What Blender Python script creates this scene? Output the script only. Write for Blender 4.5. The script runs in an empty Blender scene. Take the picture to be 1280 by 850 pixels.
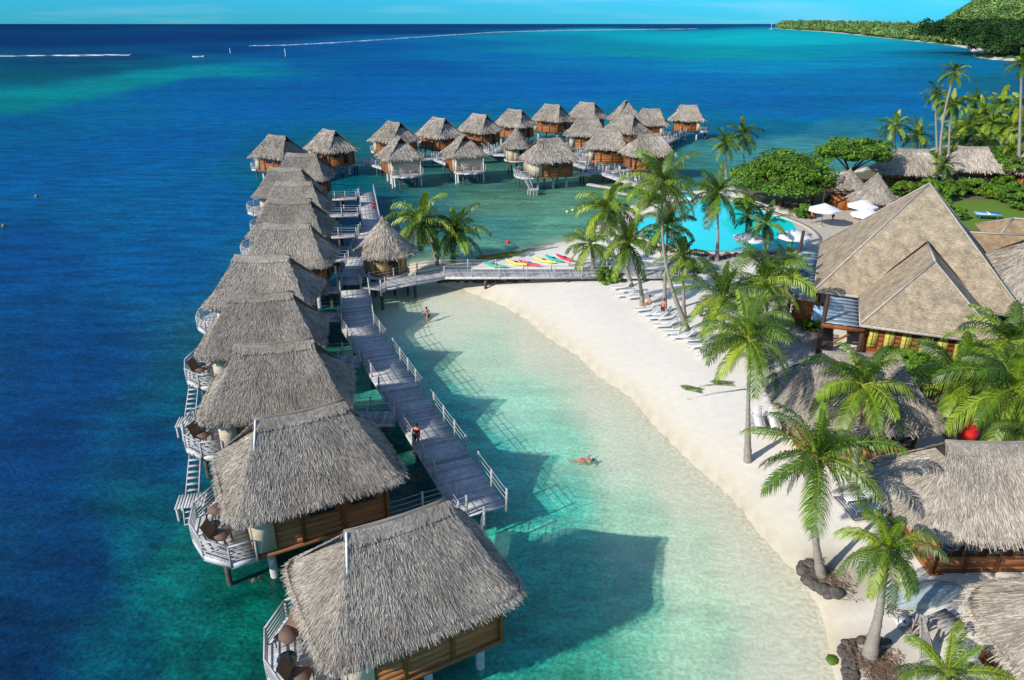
import bpy, math, random
import numpy as np
from mathutils import Vector, Matrix
random.seed(7); rng = np.random.default_rng(7)
S = bpy.context.scene
C = S.collection
PI = math.pi

# ------------------------------------------------------------------ camera, light
CAMH = 26.0; FPX = 900.0; PITCH = math.atan(396/900)
cp, sp = math.cos(PITCH), math.sin(PITCH)
cam = bpy.data.cameras.new('camera'); camo = bpy.data.objects.new('camera', cam); C.objects.link(camo)
camo.location = (0, 0, CAMH); camo.rotation_euler = (PI/2-PITCH, 0, 0)
cam.sensor_width = 36; cam.lens = 36*FPX/1280; cam.clip_start = 0.5; cam.clip_end = 60000
S.camera = camo
SUN_AZ, SUN_EL = math.radians(34), math.radians(31)      # azimuth the light travels towards (from +X), elevation
to_sun = Vector((-math.cos(SUN_AZ)*math.cos(SUN_EL), -math.sin(SUN_AZ)*math.cos(SUN_EL), math.sin(SUN_EL)))
sun = bpy.data.lights.new('sun', 'SUN'); sun.energy = 4.2; sun.angle = math.radians(0.5); sun.color = (1, 0.95, 0.87)
suno = bpy.data.objects.new('sun', sun); C.objects.link(suno)
suno.rotation_euler = to_sun.to_track_quat('Z', 'Y').to_euler()
W = bpy.data.worlds.new('World'); S.world = W; W.use_nodes = True
nt = W.node_tree; bg = nt.nodes['Background']; bg.inputs[1].default_value = 0.13
sky = nt.nodes.new('ShaderNodeTexSky'); sky.sky_type = 'NISHITA'; sky.sun_disc = False
sky.sun_elevation = SUN_EL; sky.sun_rotation = math.atan2(to_sun.x, to_sun.y) % (2*PI)
sky.air_density = 1.0; sky.dust_density = 0.2; sky.ozone_density = 2.0; sky.altitude = 0
tc = nt.nodes.new('ShaderNodeTexCoord'); mp = nt.nodes.new('ShaderNodeMapping'); mp.inputs['Scale'].default_value = (2, 2, 26)
nz = nt.nodes.new('ShaderNodeTexNoise'); nz.inputs['Scale'].default_value = 2.2; nz.inputs['Detail'].default_value = 7
rp = nt.nodes.new('ShaderNodeValToRGB'); rp.color_ramp.elements[0].position = .50; rp.color_ramp.elements[1].position = .78
rp.color_ramp.elements[1].color = (.2, .2, .2, 1)
hs = nt.nodes.new('ShaderNodeMixRGB'); hs.blend_type = 'MULTIPLY'; hs.inputs[0].default_value = 1; hs.inputs[2].default_value = (.9, .95, 1.0, 1)
sx = nt.nodes.new('ShaderNodeSeparateXYZ'); mr = nt.nodes.new('ShaderNodeMapRange'); mr.inputs[1].default_value = .05; mr.inputs[2].default_value = .45
tint = nt.nodes.new('ShaderNodeMixRGB'); tint.inputs[1].default_value = (.05, .47, .98, 1); tint.inputs[2].default_value = (.85, .95, 1.05, 1)
nt.links.new(tc.outputs['Generated'], sx.inputs[0]); nt.links.new(sx.outputs[2], mr.inputs[0]); nt.links.new(mr.outputs[0], tint.inputs[0]); nt.links.new(tint.outputs[0], hs.inputs[2])
mx = nt.nodes.new('ShaderNodeMixRGB'); mx.inputs[2].default_value = (5.0, 5.6, 6.2, 1)
nt.links.new(tc.outputs['Generated'], mp.inputs[0]); nt.links.new(mp.outputs[0], nz.inputs[0]); nt.links.new(nz.outputs[0], rp.inputs[0])
nt.links.new(sky.outputs[0], hs.inputs[1]); nt.links.new(hs.outputs[0], mx.inputs[1]); nt.links.new(rp.outputs[0], mx.inputs[0]); nt.links.new(mx.outputs[0], bg.inputs[0])
S.view_settings.view_transform = 'Standard'; S.view_settings.look = 'None'; S.view_settings.exposure = 0.37; S.view_settings.gamma = 1
S.view_settings.use_curve_mapping = False
S.render.engine = 'CYCLES'
S.cycles.max_bounces = 6; S.cycles.transparent_max_bounces = 12

# ------------------------------------------------------------------ survey helpers: photo pixel -> world point
def P(x, y, z=0.0):
    r = (x-640)/FPX; u = -(y-425)/FPX
    d = (r, cp+u*sp, -sp+u*cp); t = (z-CAMH)/d[2]
    return Vector((d[0]*t, d[1]*t, z))
def PY(x, y, Y):
    r = (x-640)/FPX; u = -(y-425)/FPX
    d = (r, cp+u*sp, -sp+u*cp); t = Y/d[1]
    return Vector((d[0]*t, Y, CAMH+d[2]*t))

# ------------------------------------------------------------------ materials
def mat(name, col, rough=.8, vary=0.0, var_attr=False, nscale=2.0, bump=0.0, col2=None, stretch=(1, 1, 1), coords='Object', spec=.3, transl=0, metal=0, detail=5):
    m = bpy.data.materials.new(name); m.use_nodes = True; t = m.node_tree; N = t.nodes; L = t.links
    b = N['Principled BSDF']; b.inputs['Roughness'].default_value = rough; b.inputs['Specular IOR Level'].default_value = spec
    b.inputs['Metallic'].default_value = metal
    tcn = N.new('ShaderNodeTexCoord'); mpn = N.new('ShaderNodeMapping'); mpn.inputs['Scale'].default_value = stretch
    L.new(tcn.outputs[coords], mpn.inputs[0])
    no = N.new('ShaderNodeTexNoise'); no.inputs['Scale'].default_value = nscale; no.inputs['Detail'].default_value = detail; no.inputs['Roughness'].default_value = .65
    L.new(mpn.outputs[0], no.inputs[0])
    c2 = col2 if col2 else tuple(c*(1-vary) for c in col)
    cr = N.new('ShaderNodeValToRGB'); cr.color_ramp.elements[0].position = .35; cr.color_ramp.elements[1].position = .65
    cr.color_ramp.elements[0].color = (*c2, 1); cr.color_ramp.elements[1].color = (*col, 1)
    L.new(no.outputs[0], cr.inputs[0]); out = cr.outputs[0]
    if var_attr:
        at = N.new('ShaderNodeAttribute'); at.attribute_name = 'var'
        mu = N.new('ShaderNodeMixRGB'); mu.blend_type = 'MULTIPLY'; mu.inputs[0].default_value = 1
        L.new(out, mu.inputs[1]); L.new(at.outputs['Color'], mu.inputs[2]); out = mu.outputs[0]
    L.new(out, b.inputs['Base Color'])
    if bump:
        bn = N.new('ShaderNodeBump'); bn.inputs['Strength'].default_value = bump; bn.inputs['Distance'].default_value = .05
        L.new(no.outputs[0], bn.inputs['Height']); L.new(bn.outputs[0], b.inputs['Normal'])
    if transl:
        tr = N.new('ShaderNodeBsdfTranslucent'); L.new(out, tr.inputs['Color'])
        ms = N.new('ShaderNodeMixShader'); ms.inputs[0].default_value = transl
        L.new(b.outputs[0], ms.inputs[1]); L.new(tr.outputs[0], ms.inputs[2]); L.new(ms.outputs[0], N['Material Output'].inputs[0])
    return m
M = {}
M['thatch'] = mat('thatch', (.49, .435, .365), .95, var_attr=True, col2=(.38, .335, .275), nscale=.9, bump=.5, spec=.1)
def perobj(m, lo, hi):
    t = m.node_tree; N = t.nodes; L = t.links; b = N['Principled BSDF']; src = b.inputs['Base Color'].links[0].from_socket; oi = N.new('ShaderNodeObjectInfo')
    cr = N.new('ShaderNodeValToRGB'); cr.color_ramp.elements[0].color = (*lo, 1); cr.color_ramp.elements[1].color = (*hi, 1); L.new(oi.outputs['Random'], cr.inputs[0])
    n2 = N.new('ShaderNodeTexNoise'); n2.inputs['Scale'].default_value = .35; n2.inputs['Detail'].default_value = 3; g = N.new('ShaderNodeNewGeometry'); L.new(g.outputs['Position'], n2.inputs[0])
    r = N.new('ShaderNodeMapRange'); r.inputs[1].default_value = .35; r.inputs[2].default_value = .65; r.inputs[3].default_value = .84; r.inputs[4].default_value = 1.12; L.new(n2.outputs[0], r.inputs[0])
    m1 = N.new('ShaderNodeMixRGB'); m1.blend_type = 'MULTIPLY'; m1.inputs[0].default_value = 1; L.new(src, m1.inputs[1]); L.new(cr.outputs[0], m1.inputs[2])
    m2 = N.new('ShaderNodeMixRGB'); m2.blend_type = 'MULTIPLY'; m2.inputs[0].default_value = 1; L.new(m1.outputs[0], m2.inputs[1]); L.new(r.outputs[0], m2.inputs[2]); L.new(m2.outputs[0], b.inputs['Base Color'])
perobj(M['thatch'], (.95, .93, .90), (1.16, 1.13, 1.10))
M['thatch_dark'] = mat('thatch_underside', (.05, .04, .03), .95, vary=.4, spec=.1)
M['deck'] = mat('weathered_deck_wood', (.52, .505, .49), .8, var_attr=True, col2=(.36, .35, .345), nscale=3, spec=.15)
M['rail'] = mat('pale_rail_wood', (.47, .46, .445), .7, vary=.25, nscale=4)
M['wood'] = mat('brown_timber_wall', (.46, .18, .06), .6, var_attr=True, col2=(.29, .11, .038), nscale=1.2, stretch=(1, 1, 7), bump=.2)
M['frame'] = mat('dark_timber_frame', (.26, .085, .022), .6, vary=.4, nscale=3)
M['dwood'] = mat('dark_brown_timber', (.07, .035, .022), .7, vary=.4, nscale=3)
M['cream'] = mat('cream_woven_panel', (.62, .53, .38), .85, var_attr=True, col2=(.5, .41, .27), nscale=2, stretch=(1, 1, 4))
M['bamboo'] = mat('woven_bamboo_panel', (.60, .40, .17), .8, var_attr=True, col2=(.45, .28, .11), nscale=2, stretch=(1, 1, 4))
M['pile'] = mat('pale_concrete_pile', (.55, .54, .50), .8, vary=.3, nscale=2)
M['dpile'] = mat('wet_timber_pile', (.10, .085, .065), .8, vary=.5, nscale=2)
M['glass'] = mat('dark_window_glass', (.03, .04, .05), .1, spec=.6)
M['white'] = mat('white_canvas', (.80, .80, .79), .8, vary=.08)
M['wplastic'] = mat('white_lounger_plastic', (.78, .78, .77), .5, vary=.06)
M['trunk'] = mat('palm_bark', (.36, .32, .27), .95, var_attr=True, col2=(.22, .19, .16), nscale=3, stretch=(1, 1, 7), bump=.9)
M['bark'] = mat('tree_bark', (.12, .085, .06), .95, vary=.5, nscale=4, bump=.5)
M['frond'] = mat('palm_frond', (.135, .24, .022), .45, var_attr=True, col2=(.065, .15, .014), nscale=.8, spec=.4, transl=.22)
def varramp(m, stops):
    t = m.node_tree; N = t.nodes; L = t.links; at = N.new('ShaderNodeAttribute'); at.attribute_name = 'var'; no = [n for n in N if n.type == 'TEX_NOISE'][0]
    a = N.new('ShaderNodeMath'); a.operation = 'MULTIPLY_ADD'; a.inputs[1].default_value = .5; L.new(at.outputs['Fac'], a.inputs[0])
    b2 = N.new('ShaderNodeMath'); b2.operation = 'MULTIPLY_ADD'; b2.inputs[1].default_value = .35; b2.inputs[2].default_value = -.17; L.new(no.outputs[0], b2.inputs[0]); L.new(b2.outputs[0], a.inputs[2])
    r = N.new('ShaderNodeValToRGB'); e = r.color_ramp.elements; e[0].position = stops[0][0]; e[0].color = (*stops[0][1], 1); e[1].position = stops[-1][0]; e[1].color = (*stops[-1][1], 1)
    for p_, c_ in stops[1:-1]: q_ = e.new(p_); q_.color = (*c_, 1)
    L.new(a.outputs[0], r.inputs[0]); L.new(r.outputs[0], N['Principled BSDF'].inputs['Base Color'])
    for n in N:
        if n.type == 'BSDF_TRANSLUCENT': L.new(r.outputs[0], n.inputs[0])
varramp(M['frond'], [(.15, (.014, .042, .006)), (.42, (.07, .14, .010)), (.61, (.20, .31, .018)), (.92, (.50, .52, .05))])
M['leaf'] = mat('broad_leaf', (.15, .27, .018), .5, var_attr=True, col2=(.055, .14, .012), nscale=.6, spec=.35, transl=.25)
M['deadfrond'] = mat('dry_brown_frond', (.36, .23, .10), .8, vary=.4, nscale=1, transl=.15)
M['coconut'] = mat('coconut_husk', (.28, .22, .05), .6, vary=.4)
M['rock'] = mat('dark_basalt_rock', (.13, .115, .10), .95, vary=.6, nscale=3, bump=1)
M['greyrock'] = mat('pale_coral_rock', (.52, .48, .40), .95, vary=.4, nscale=3, bump=1)
M['mulch'] = mat('dry_leaf_litter', (.24, .155, .105), .95, var_attr=True, col2=(.13, .08, .055), nscale=6)
M['metalroof'] = mat('pale_blue_metal_sheet', (.33, .43, .52), .35, vary=.2, nscale=1, metal=.3)
M['yellow'] = mat('yellow_shutter', (.50, .47, .09), .6, vary=.15)
M['red'] = mat('red_cloth', (.65, .02, .02), .7, vary=.2)
M['pink'] = mat('pink_cloth', (.75, .16, .18), .7, vary=.2)
M['blue'] = mat('blue_paint', (.06, .30, .62), .5, vary=.15)
M['tablet'] = mat('pale_blue_table_top', (.28, .52, .78), .5, vary=.1)
M['teal'] = mat('teal_kayak_plastic', (.0, .46, .36), .35, vary=.1)
M['kred'] = mat('red_kayak_plastic', (.75, .03, .07), .35, vary=.1)
M['kyel'] = mat('yellow_kayak_plastic', (.80, .72, .10), .4, vary=.1)
M['olive'] = mat('olive_canoe_paint', (.33, .30, .04), .5, vary=.3)
M['brownfab'] = mat('brown_sling_fabric', (.20, .12, .085), .8, vary=.3)
M['skin'] = mat('skin', (.48, .25, .15), .6, vary=.1)
M['hair'] = mat('hair', (.02, .013, .01), .6)
M['black'] = mat('black_cloth', (.015, .015, .018), .7)
M['boat'] = mat('faded_blue_grey_boat_planks', (.42, .50, .50), .7, vary=.35, nscale=1.5, stretch=(.4, 6, 1))
M['greywood'] = mat('grey_driftwood', (.42, .38, .35), .9, vary=.5, nscale=4, stretch=(1, 5, 1))
M['stone'] = mat('pale_stone_base', (.48, .43, .36), .9, vary=.35, nscale=5, bump=.6)
M['paving'] = mat('pale_stone_paving', (.52, .46, .38), .9, vary=.18, nscale=2)
M['greypave'] = mat('grey_board_terrace', (.40, .37, .34), .85, vary=.3, nscale=2, stretch=(6, .6, 1))
M['foam'] = mat('surf_foam', (.85, .88, .90), .9, vary=.15)
def foamy(m):
    t = m.node_tree; N = t.nodes; L = t.links; tc_ = N.new('ShaderNodeTexCoord'); mp_ = N.new('ShaderNodeMapping'); mp_.inputs['Scale'].default_value = (.35, 1.6, 1); n = N.new('ShaderNodeTexNoise'); n.inputs['Scale'].default_value = .14; n.inputs['Detail'].default_value = 8; n.inputs['Roughness'].default_value = .75
    L.new(tc_.outputs['Object'], mp_.inputs[0]); L.new(mp_.outputs[0], n.inputs[0]); r = N.new('ShaderNodeMapRange'); r.inputs[1].default_value = .40; r.inputs[2].default_value = .58; L.new(n.outputs[0], r.inputs[0])
    tr = N.new('ShaderNodeBsdfTransparent'); mx_ = N.new('ShaderNodeMixShader'); L.new(r.outputs[0], mx_.inputs[0]); L.new(tr.outputs[0], mx_.inputs[1]); L.new(N['Principled BSDF'].outputs[0], mx_.inputs[2]); L.new(mx_.outputs[0], N['Material Output'].inputs[0])
foamy(M['foam'])
def shingle(name, c1, c2, mort):
    m = bpy.data.materials.new(name); m.use_nodes = True; t = m.node_tree; N = t.nodes; L = t.links; b = N['Principled BSDF']
    b.inputs['Roughness'].default_value = .9; b.inputs['Specular IOR Level'].default_value = .15
    uv = N.new('ShaderNodeUVMap'); br = N.new('ShaderNodeTexBrick'); br.inputs['Scale'].default_value = 1
    br.inputs['Brick Width'].default_value = .17; br.inputs['Row Height'].default_value = .15; br.inputs['Mortar Size'].default_value = .01
    br.inputs['Color1'].default_value = (*c1, 1); br.inputs['Color2'].default_value = (*c2, 1); br.inputs['Mortar'].default_value = (*mort, 1)
    no = N.new('ShaderNodeTexNoise'); no.inputs['Scale'].default_value = 1.1; no.inputs['Detail'].default_value = 6
    r = N.new('ShaderNodeMapRange'); r.inputs[1].default_value = .3; r.inputs[2].default_value = .7; r.inputs[3].default_value = .62; r.inputs[4].default_value = 1.15
    mu = N.new('ShaderNodeMixRGB'); mu.blend_type = 'MULTIPLY'; mu.inputs[0].default_value = 1
    L.new(uv.outputs[0], br.inputs[0]); L.new(uv.outputs[0], no.inputs[0]); L.new(no.outputs[0], r.inputs[0]); L.new(br.outputs[0], mu.inputs[1]); L.new(r.outputs[0], mu.inputs[2])
    L.new(mu.outputs[0], b.inputs['Base Color'])
    bn = N.new('ShaderNodeBump'); bn.inputs['Strength'].default_value = .6; bn.inputs['Distance'].default_value = .04
    L.new(br.outputs['Fac'], bn.inputs['Height']); bn.invert = True; L.new(bn.outputs[0], b.inputs['Normal'])
    return m
M['shingle'] = shingle('wooden_roof_shingle', (.51, .41, .28), (.345, .27, .18), (.22, .17, .115))
M['shingle_brown'] = shingle('warm_roof_shingle', (.52, .36, .20), (.40, .27, .15), (.20, .13, .08))

# ------------------------------------------------------------------ mesh builder
class MB:
    def __init__(s): s.v = []; s.f = []; s.q = []; s.n = 0; s.c = []; s.uv = []
    def add(s, V, F, var=1.0, uv=None):
        V = np.asarray(V, float).reshape(-1, 3); s.v.append(V)
        for f in F: s.f.append(tuple(i+s.n for i in f))
        s.c.append(np.full(len(V), var) if np.isscalar(var) else np.asarray(var, float))
        s.uv.append(np.zeros((len(V), 2)) if uv is None else np.asarray(uv, float))
        s.n += len(V); return s
    def quads(s, V4, var=1.0):                      # V4: (n,4,3)
        V4 = np.asarray(V4, float); n = len(V4)
        s.v.append(V4.reshape(-1, 3)); s.q.append(np.arange(4*n).reshape(n, 4)+s.n)
        s.c.append(np.repeat(np.full(n, var) if np.isscalar(var) else np.asarray(var, float), 4)); s.uv.append(np.zeros((4*n, 2))); s.n += 4*n; return s
    def box(s, cx, cy, cz, sx, sy, sz, rz=0, var=1.0):
        V = np.array([(x*sx/2, y*sy/2, z*sz/2) for z in (-1, 1) for y in (-1, 1) for x in (-1, 1)])
        if rz:
            a, b = math.cos(rz), math.sin(rz); V = V @ np.array([[a, b, 0], [-b, a, 0], [0, 0, 1]])
        V = V+(cx, cy, cz)
        return s.add(V, [(0, 2, 3, 1), (4, 5, 7, 6), (0, 1, 5, 4), (2, 6, 7, 3), (0, 4, 6, 2), (1, 3, 7, 5)], var)
    def beam(s, a, b, w, h=None, var=1.0):          # box from a to b
        a = Vector(a); b = Vector(b); h = h or w; d = (b-a).normalized()
        u = d.cross(Vector((0, 0, 1))); u = u.normalized() if u.length > 1e-3 else Vector((1, 0, 0)); k = u.cross(d)
        V = [tuple(p+u*(w/2*i)+k*(h/2*j)) for p in (a, b) for (i, j) in ((-1, -1), (1, -1), (1, 1), (-1, 1))]
        return s.add(V, [(3, 2, 1, 0), (4, 5, 6, 7), (0, 1, 5, 4), (1, 2, 6, 5), (2, 3, 7, 6), (3, 0, 4, 7)], var)
    def tube(s, pts, rad, n=8, var=1.0, cap=True):
        pts = [Vector(p) for p in pts]; rad = [rad]*len(pts) if np.isscalar(rad) else rad; V = []; F = []
        for i, p in enumerate(pts):
            d = (pts[min(i+1, len(pts)-1)]-pts[max(i-1, 0)]).normalized()
            u = d.cross(Vector((0, 1, .01))); u = u.normalized() if u.length > 1e-3 else Vector((1, 0, 0)); w = d.cross(u)
            for k in range(n):
                a = 2*PI*k/n; V.append(tuple(p+(u*math.cos(a)+w*math.sin(a))*rad[i]))
        for i in range(len(pts)-1):
            for k in range(n): F.append((i*n+k, i*n+(k+1) % n, (i+1)*n+(k+1) % n, (i+1)*n+k))
        if cap: F.append(tuple(range(n))[::-1]); F.append(tuple((len(pts)-1)*n+k for k in range(n)))
        return s.add(V, F, var)
    def grid(s, G, var=1.0, uv=None, closed=False):  # G (a,b,3)
        G = np.asarray(G, float); a, b = G.shape[:2]; F = []
        for i in range(a-1):
            for j in range(b if closed else b-1): F.append((i*b+j, i*b+(j+1) % b, (i+1)*b+(j+1) % b, (i+1)*b+j))
        return s.add(G.reshape(-1, 3), F, var if np.isscalar(var) else np.asarray(var).reshape(-1), None if uv is None else np.asarray(uv).reshape(-1, 2))
    def ell(s, c, r, n=10, m=7, jit=0, var=1.0):
        G = []
        for i in range(m):
            ph = PI*i/(m-1); G.append([(c[0]+r[0]*math.sin(ph)*math.cos(2*PI*k/n)*(1+jit*random.uniform(-1, 1)), c[1]+r[1]*math.sin(ph)*math.sin(2*PI*k/n)*(1+jit*random.uniform(-1, 1)), c[2]+r[2]*math.cos(ph)*(1+jit*random.uniform(-.5, .5))) for k in range(n)])
        return s.grid(G, var, closed=True)
    def mesh(s, name, m, smooth=False):
        me = bpy.data.meshes.new(name); V = np.concatenate(s.v); q = np.concatenate(s.q) if s.q else np.zeros((0, 4), int)
        lens = np.array([len(f) for f in s.f]+[4]*len(q), int)
        loops = np.array([i for f in s.f for i in f], int); loops = np.concatenate([loops, q.reshape(-1)]).astype(np.int32)
        me.vertices.add(len(V)); me.vertices.foreach_set('co', V.reshape(-1).astype(np.float32))
        me.loops.add(len(loops)); me.loops.foreach_set('vertex_index', loops)
        me.polygons.add(len(lens)); st = np.concatenate([[0], np.cumsum(lens)[:-1]]).astype(np.int32); me.polygons.foreach_set('loop_start', st)
        try: me.polygons.foreach_set('loop_total', lens.astype(np.int32))
        except Exception: pass
        me.update(calc_edges=True)
        at = me.attributes.new('var', 'FLOAT', 'POINT'); at.data.foreach_set('value', np.concatenate(s.c).astype(np.float32))
        uvs = np.concatenate(s.uv)
        if np.abs(uvs).sum() > 0:
            ul = me.uv_layers.new(name='UVMap'); ul.data.foreach_set('uv', uvs[loops].reshape(-1).astype(np.float32))
        if smooth: me.polygons.foreach_set('use_smooth', np.ones(len(lens), bool))
        ml = m if isinstance(m, (list, tuple)) else [m]
        for k in ml: me.materials.append(M[k] if isinstance(k, str) else k)
        me.validate(); return me
    def obj(s, name, m, parent=None, smooth=False):
        return link(name, s.mesh(name, m, smooth), parent)
def link(name, me, parent=None):
    o = bpy.data.objects.new(name, me); C.objects.link(o)
    if parent: o.parent = parent
    return o
def thing(name, label, cat, loc=(0, 0, 0), rz=0, group=None):
    o = bpy.data.objects.new(name, None); o.empty_display_size = .5; C.objects.link(o); o.location = loc; o.rotation_euler = (0, 0, rz)
    return tag(o, label, cat, group)
def tag(o, label, cat, group=None):
    o['label'] = label; o['category'] = cat
    if group: o['group'] = group
    return o
def kids(o): return [c for c in C.objects if c.parent == o]
def dup(root, loc, rz=0, label=None, group=None, sc=1.0, cat=None):
    r = root.copy(); C.objects.link(r); r.location = loc; r.rotation_euler = (0, 0, rz); r.scale = (sc, sc, sc) if np.isscalar(sc) else sc
    if label: r['label'] = label
    if group: r['group'] = group
    if cat: r['category'] = cat
    for ch in KIDS(root):
        c = ch.copy(); C.objects.link(c); c.parent = r
        for g in KIDS(ch): d = g.copy(); C.objects.link(d); d.parent = c
    return r
def KIDS(o): return list(o.children)
def struct(o, kind='structure'): o['kind'] = kind; return o

# ------------------------------------------------------------------ coast
coast_px = [(1075, 1000), (1045, 850), (1037, 800), (1018, 755), (985, 700), (957, 665), (925, 633), (890, 598), (850, 560), (800, 512), (750, 468), (700, 428), (655, 396), (610, 372), (570, 358), (535, 352), (512, 351), (504, 342), (508, 330), (530, 328), (560, 329), (600, 326), (647, 317), (700, 304), (745, 292), (775, 280), (788, 268), (800, 256), (825, 246), (845, 240), (905, 236), (960, 224), (1010, 220), (1050, 217), (1110, 204), (1150, 190), (1225, 174), (1285, 150), (1400, 130)]
coast = np.array([P(*q).xy[:] for q in coast_px]+[(900, 330), (3000, 200), (3000, -300), (16, -300), (15, 0)])
far_px = [(1500, 84), (1330, 79), (1240, 74.5), (1218, 71), (1214, 62), (1200, 58.5), (1160, 53.2), (1125, 49.5), (1100, 47), (1070, 43.5), (1040, 40.5), (1005, 38), (975, 36.2), (968, 34.8)]
farc = np.array([P(*q).xy[:] for q in far_px]+[(2300, 6300), (9000, 9000), (9000, 600), (1500, 500)])
def inside(pts, poly):
    x, y = pts[:, 0], pts[:, 1]; r = np.zeros(len(pts), bool); n = len(poly)
    for i in range(n):
        (x1, y1), (x2, y2) = poly[i], poly[(i+1) % n]
        if y1 == y2: continue
        c = ((y1 > y) != (y2 > y)) & (x < (x2-x1)*(y-y1)/(y2-y1)+x1); r ^= c
    return r
def dist(pts, poly):
    d = np.full(len(pts), 1e9); n = len(poly)
    for i in range(n):
        a = poly[i]; b = poly[(i+1) % n]; ab = b-a; t = np.clip(((pts-a) @ ab)/(ab @ ab+1e-9), 0, 1)
        q = a+t[:, None]*ab; d = np.minimum(d, np.hypot(*(pts-q).T))
    return d
def smooth_noise(p, sc, seed):
    r = np.random.default_rng(seed); o = np.zeros(len(p))
    for k in range(6):
        a = r.uniform(0, 2*PI); f = sc*r.uniform(.6, 1.7); o += np.sin(p[:, 0]*math.cos(a)*f+p[:, 1]*math.sin(a)*f+r.uniform(0, 6))
    return o/6
def sdist(p):
    p = np.asarray(p, float); w = p+np.stack([smooth_noise(p, .6, 1), smooth_noise(p, .6, 2)], 1)*.7
    d = dist(w, coast); s = inside(w, coast); d1 = np.where(s, d, -d)
    df = dist(p, farc); sf = inside(p, farc); d2 = np.where(sf, df, -df)
    return np.maximum(d1, d2)
def gz(p):                                         # ground height
    d = sdist(p)
    land = 1.25*(1-np.exp(-np.clip(d, 0, None)/4.5))
    sea = -.8*(1-np.exp(np.clip(d, None, 0)/9.0))
    deep = np.clip((-(p[:, 0]+14)-.0*p[:, 1])/14, 0, 1)*3
    return np.where(d > 0, land, sea-np.where(d < -2, deep, 0)+.07*smooth_noise(p, .5, 5)*(d < -3))
def g1(x, y): return float(gz(np.array([[x, y]]))[0])
def on(px, py, dz=0):                              # point on the ground seen at that pixel
    z = 1.0
    for _ in range(6):
        q = P(px, py, z); z = max(g1(q.x, q.y), 0)
    return Vector((q.x, q.y, z+dz))

# fan-shaped sheet
Y0 = -70.0; rows = [35.0]
while rows[-1] < 30000: rows.append(rows[-1]*1.0 + max(.55, rows[-1]*.0125 if rows[-1] < 400 else rows[-1]*.02))
rows = np.array(rows); us = np.concatenate([np.linspace(-1.9, -.95, 30)[:-1], np.linspace(-.95, .95, 520), np.linspace(.95, 1.9, 30)[1:]])
GX = (rows[:, None]*us[None, :]*.85); GY = np.repeat((rows+Y0)[:, None], len(us), 1)
GP = np.stack([GX.ravel(), GY.ravel()], 1); gshape = GX.shape
GD = sdist(GP); GZ = gz(GP)

def to_px(p):
    dp = p[:, 1]*cp+CAMH*sp; up = p[:, 1]*sp-CAMH*cp; dp = np.maximum(dp, 3)
    return np.stack([np.clip(640+FPX*p[:, 0]/dp, -300, 1600), np.clip(425-FPX*up/dp, 29.5, 950)], 1)
def poly_in(p, px, grow=0): return inside(p, np.array([P(*q, 1.2).xy[:] for q in px]))
# ground colour: beach sand, garden soil, lawn, reef rubble
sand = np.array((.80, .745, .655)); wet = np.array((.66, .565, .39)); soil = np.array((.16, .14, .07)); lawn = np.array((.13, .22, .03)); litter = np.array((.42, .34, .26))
NPX = to_px(GP)
col = np.tile(sand, (len(GP), 1))
n1 = smooth_noise(GP, 1.1, 11); n2 = smooth_noise(GP, .35, 12)
w = np.exp(-np.clip(GD, 0, None)/2.0)[:, None]; col = col*(1-w)+wet*w
uw = GD < 0
ne_ = np.exp(np.clip(GD, None, 0)/3.5)[:, None]; ucol = np.array((.88, .86, .70))*(1-ne_)+np.array((.76, .68, .49))*ne_; dk = np.clip((n2*1.2+n1*.5+.15)*1.2, 0, 1)[:, None]
reefy = (((GP[:, 0] < -.6*(GP[:, 1]-32)*.45+1)) | (GP[:, 1] > 82))[:, None]
col = np.where(uw[:, None], np.where(reefy, ucol*(1-dk*.8)+np.array((.10, .11, .05))*dk*.8, ucol), col)
def blend(mask, c, a=1.0):
    global col
    m = (mask & (GD > .5))[:, None]; col = np.where(m, col*(1-a)+c*a, col)
gardens = [[(1100, 225), (1130, 260), (1200, 300), (1290, 350), (1500, 420), (1500, 100), (1225, 160), (1100, 208)],
           [(1120, 430), (1300, 380), (1400, 560), (1190, 560), (1130, 480)],
           [(1040, 216), (1115, 203), (1135, 245), (1060, 250)],
           [(910, 215), (1040, 222), (1040, 275), (1000, 270), (930, 245)]]
for g in gardens: blend(poly_in(GP, g)+(0 > 1), soil)
blend(poly_in(GP, [(1165, 262), (1195, 252), (1240, 250), (1290, 268), (1290, 290), (1205, 284)]), lawn)
blend(poly_in(GP, [(1195, 372), (1270, 395), (1262, 412), (1205, 398)]), np.array((.34, .33, .14)))
blend(poly_in(GP, [(880, 312), (1010, 312), (1010, 334), (870, 330)]), np.array((.30, .26, .22)), .7)
# broad sandy litter under palms
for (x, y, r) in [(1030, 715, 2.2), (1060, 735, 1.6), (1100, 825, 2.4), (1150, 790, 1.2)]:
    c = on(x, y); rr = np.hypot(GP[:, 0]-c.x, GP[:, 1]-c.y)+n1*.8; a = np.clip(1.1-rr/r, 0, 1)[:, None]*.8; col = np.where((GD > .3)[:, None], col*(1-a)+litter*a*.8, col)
# far shore greens
fm = inside(GP, farc); fd = dist(GP[fm], farc); fc = np.where(((fd < 9) & (smooth_noise(GP[fm], .02, 8) > -.1))[:, None], sand*.8, np.array((.05, .09, .02))); col[fm] = fc

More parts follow.
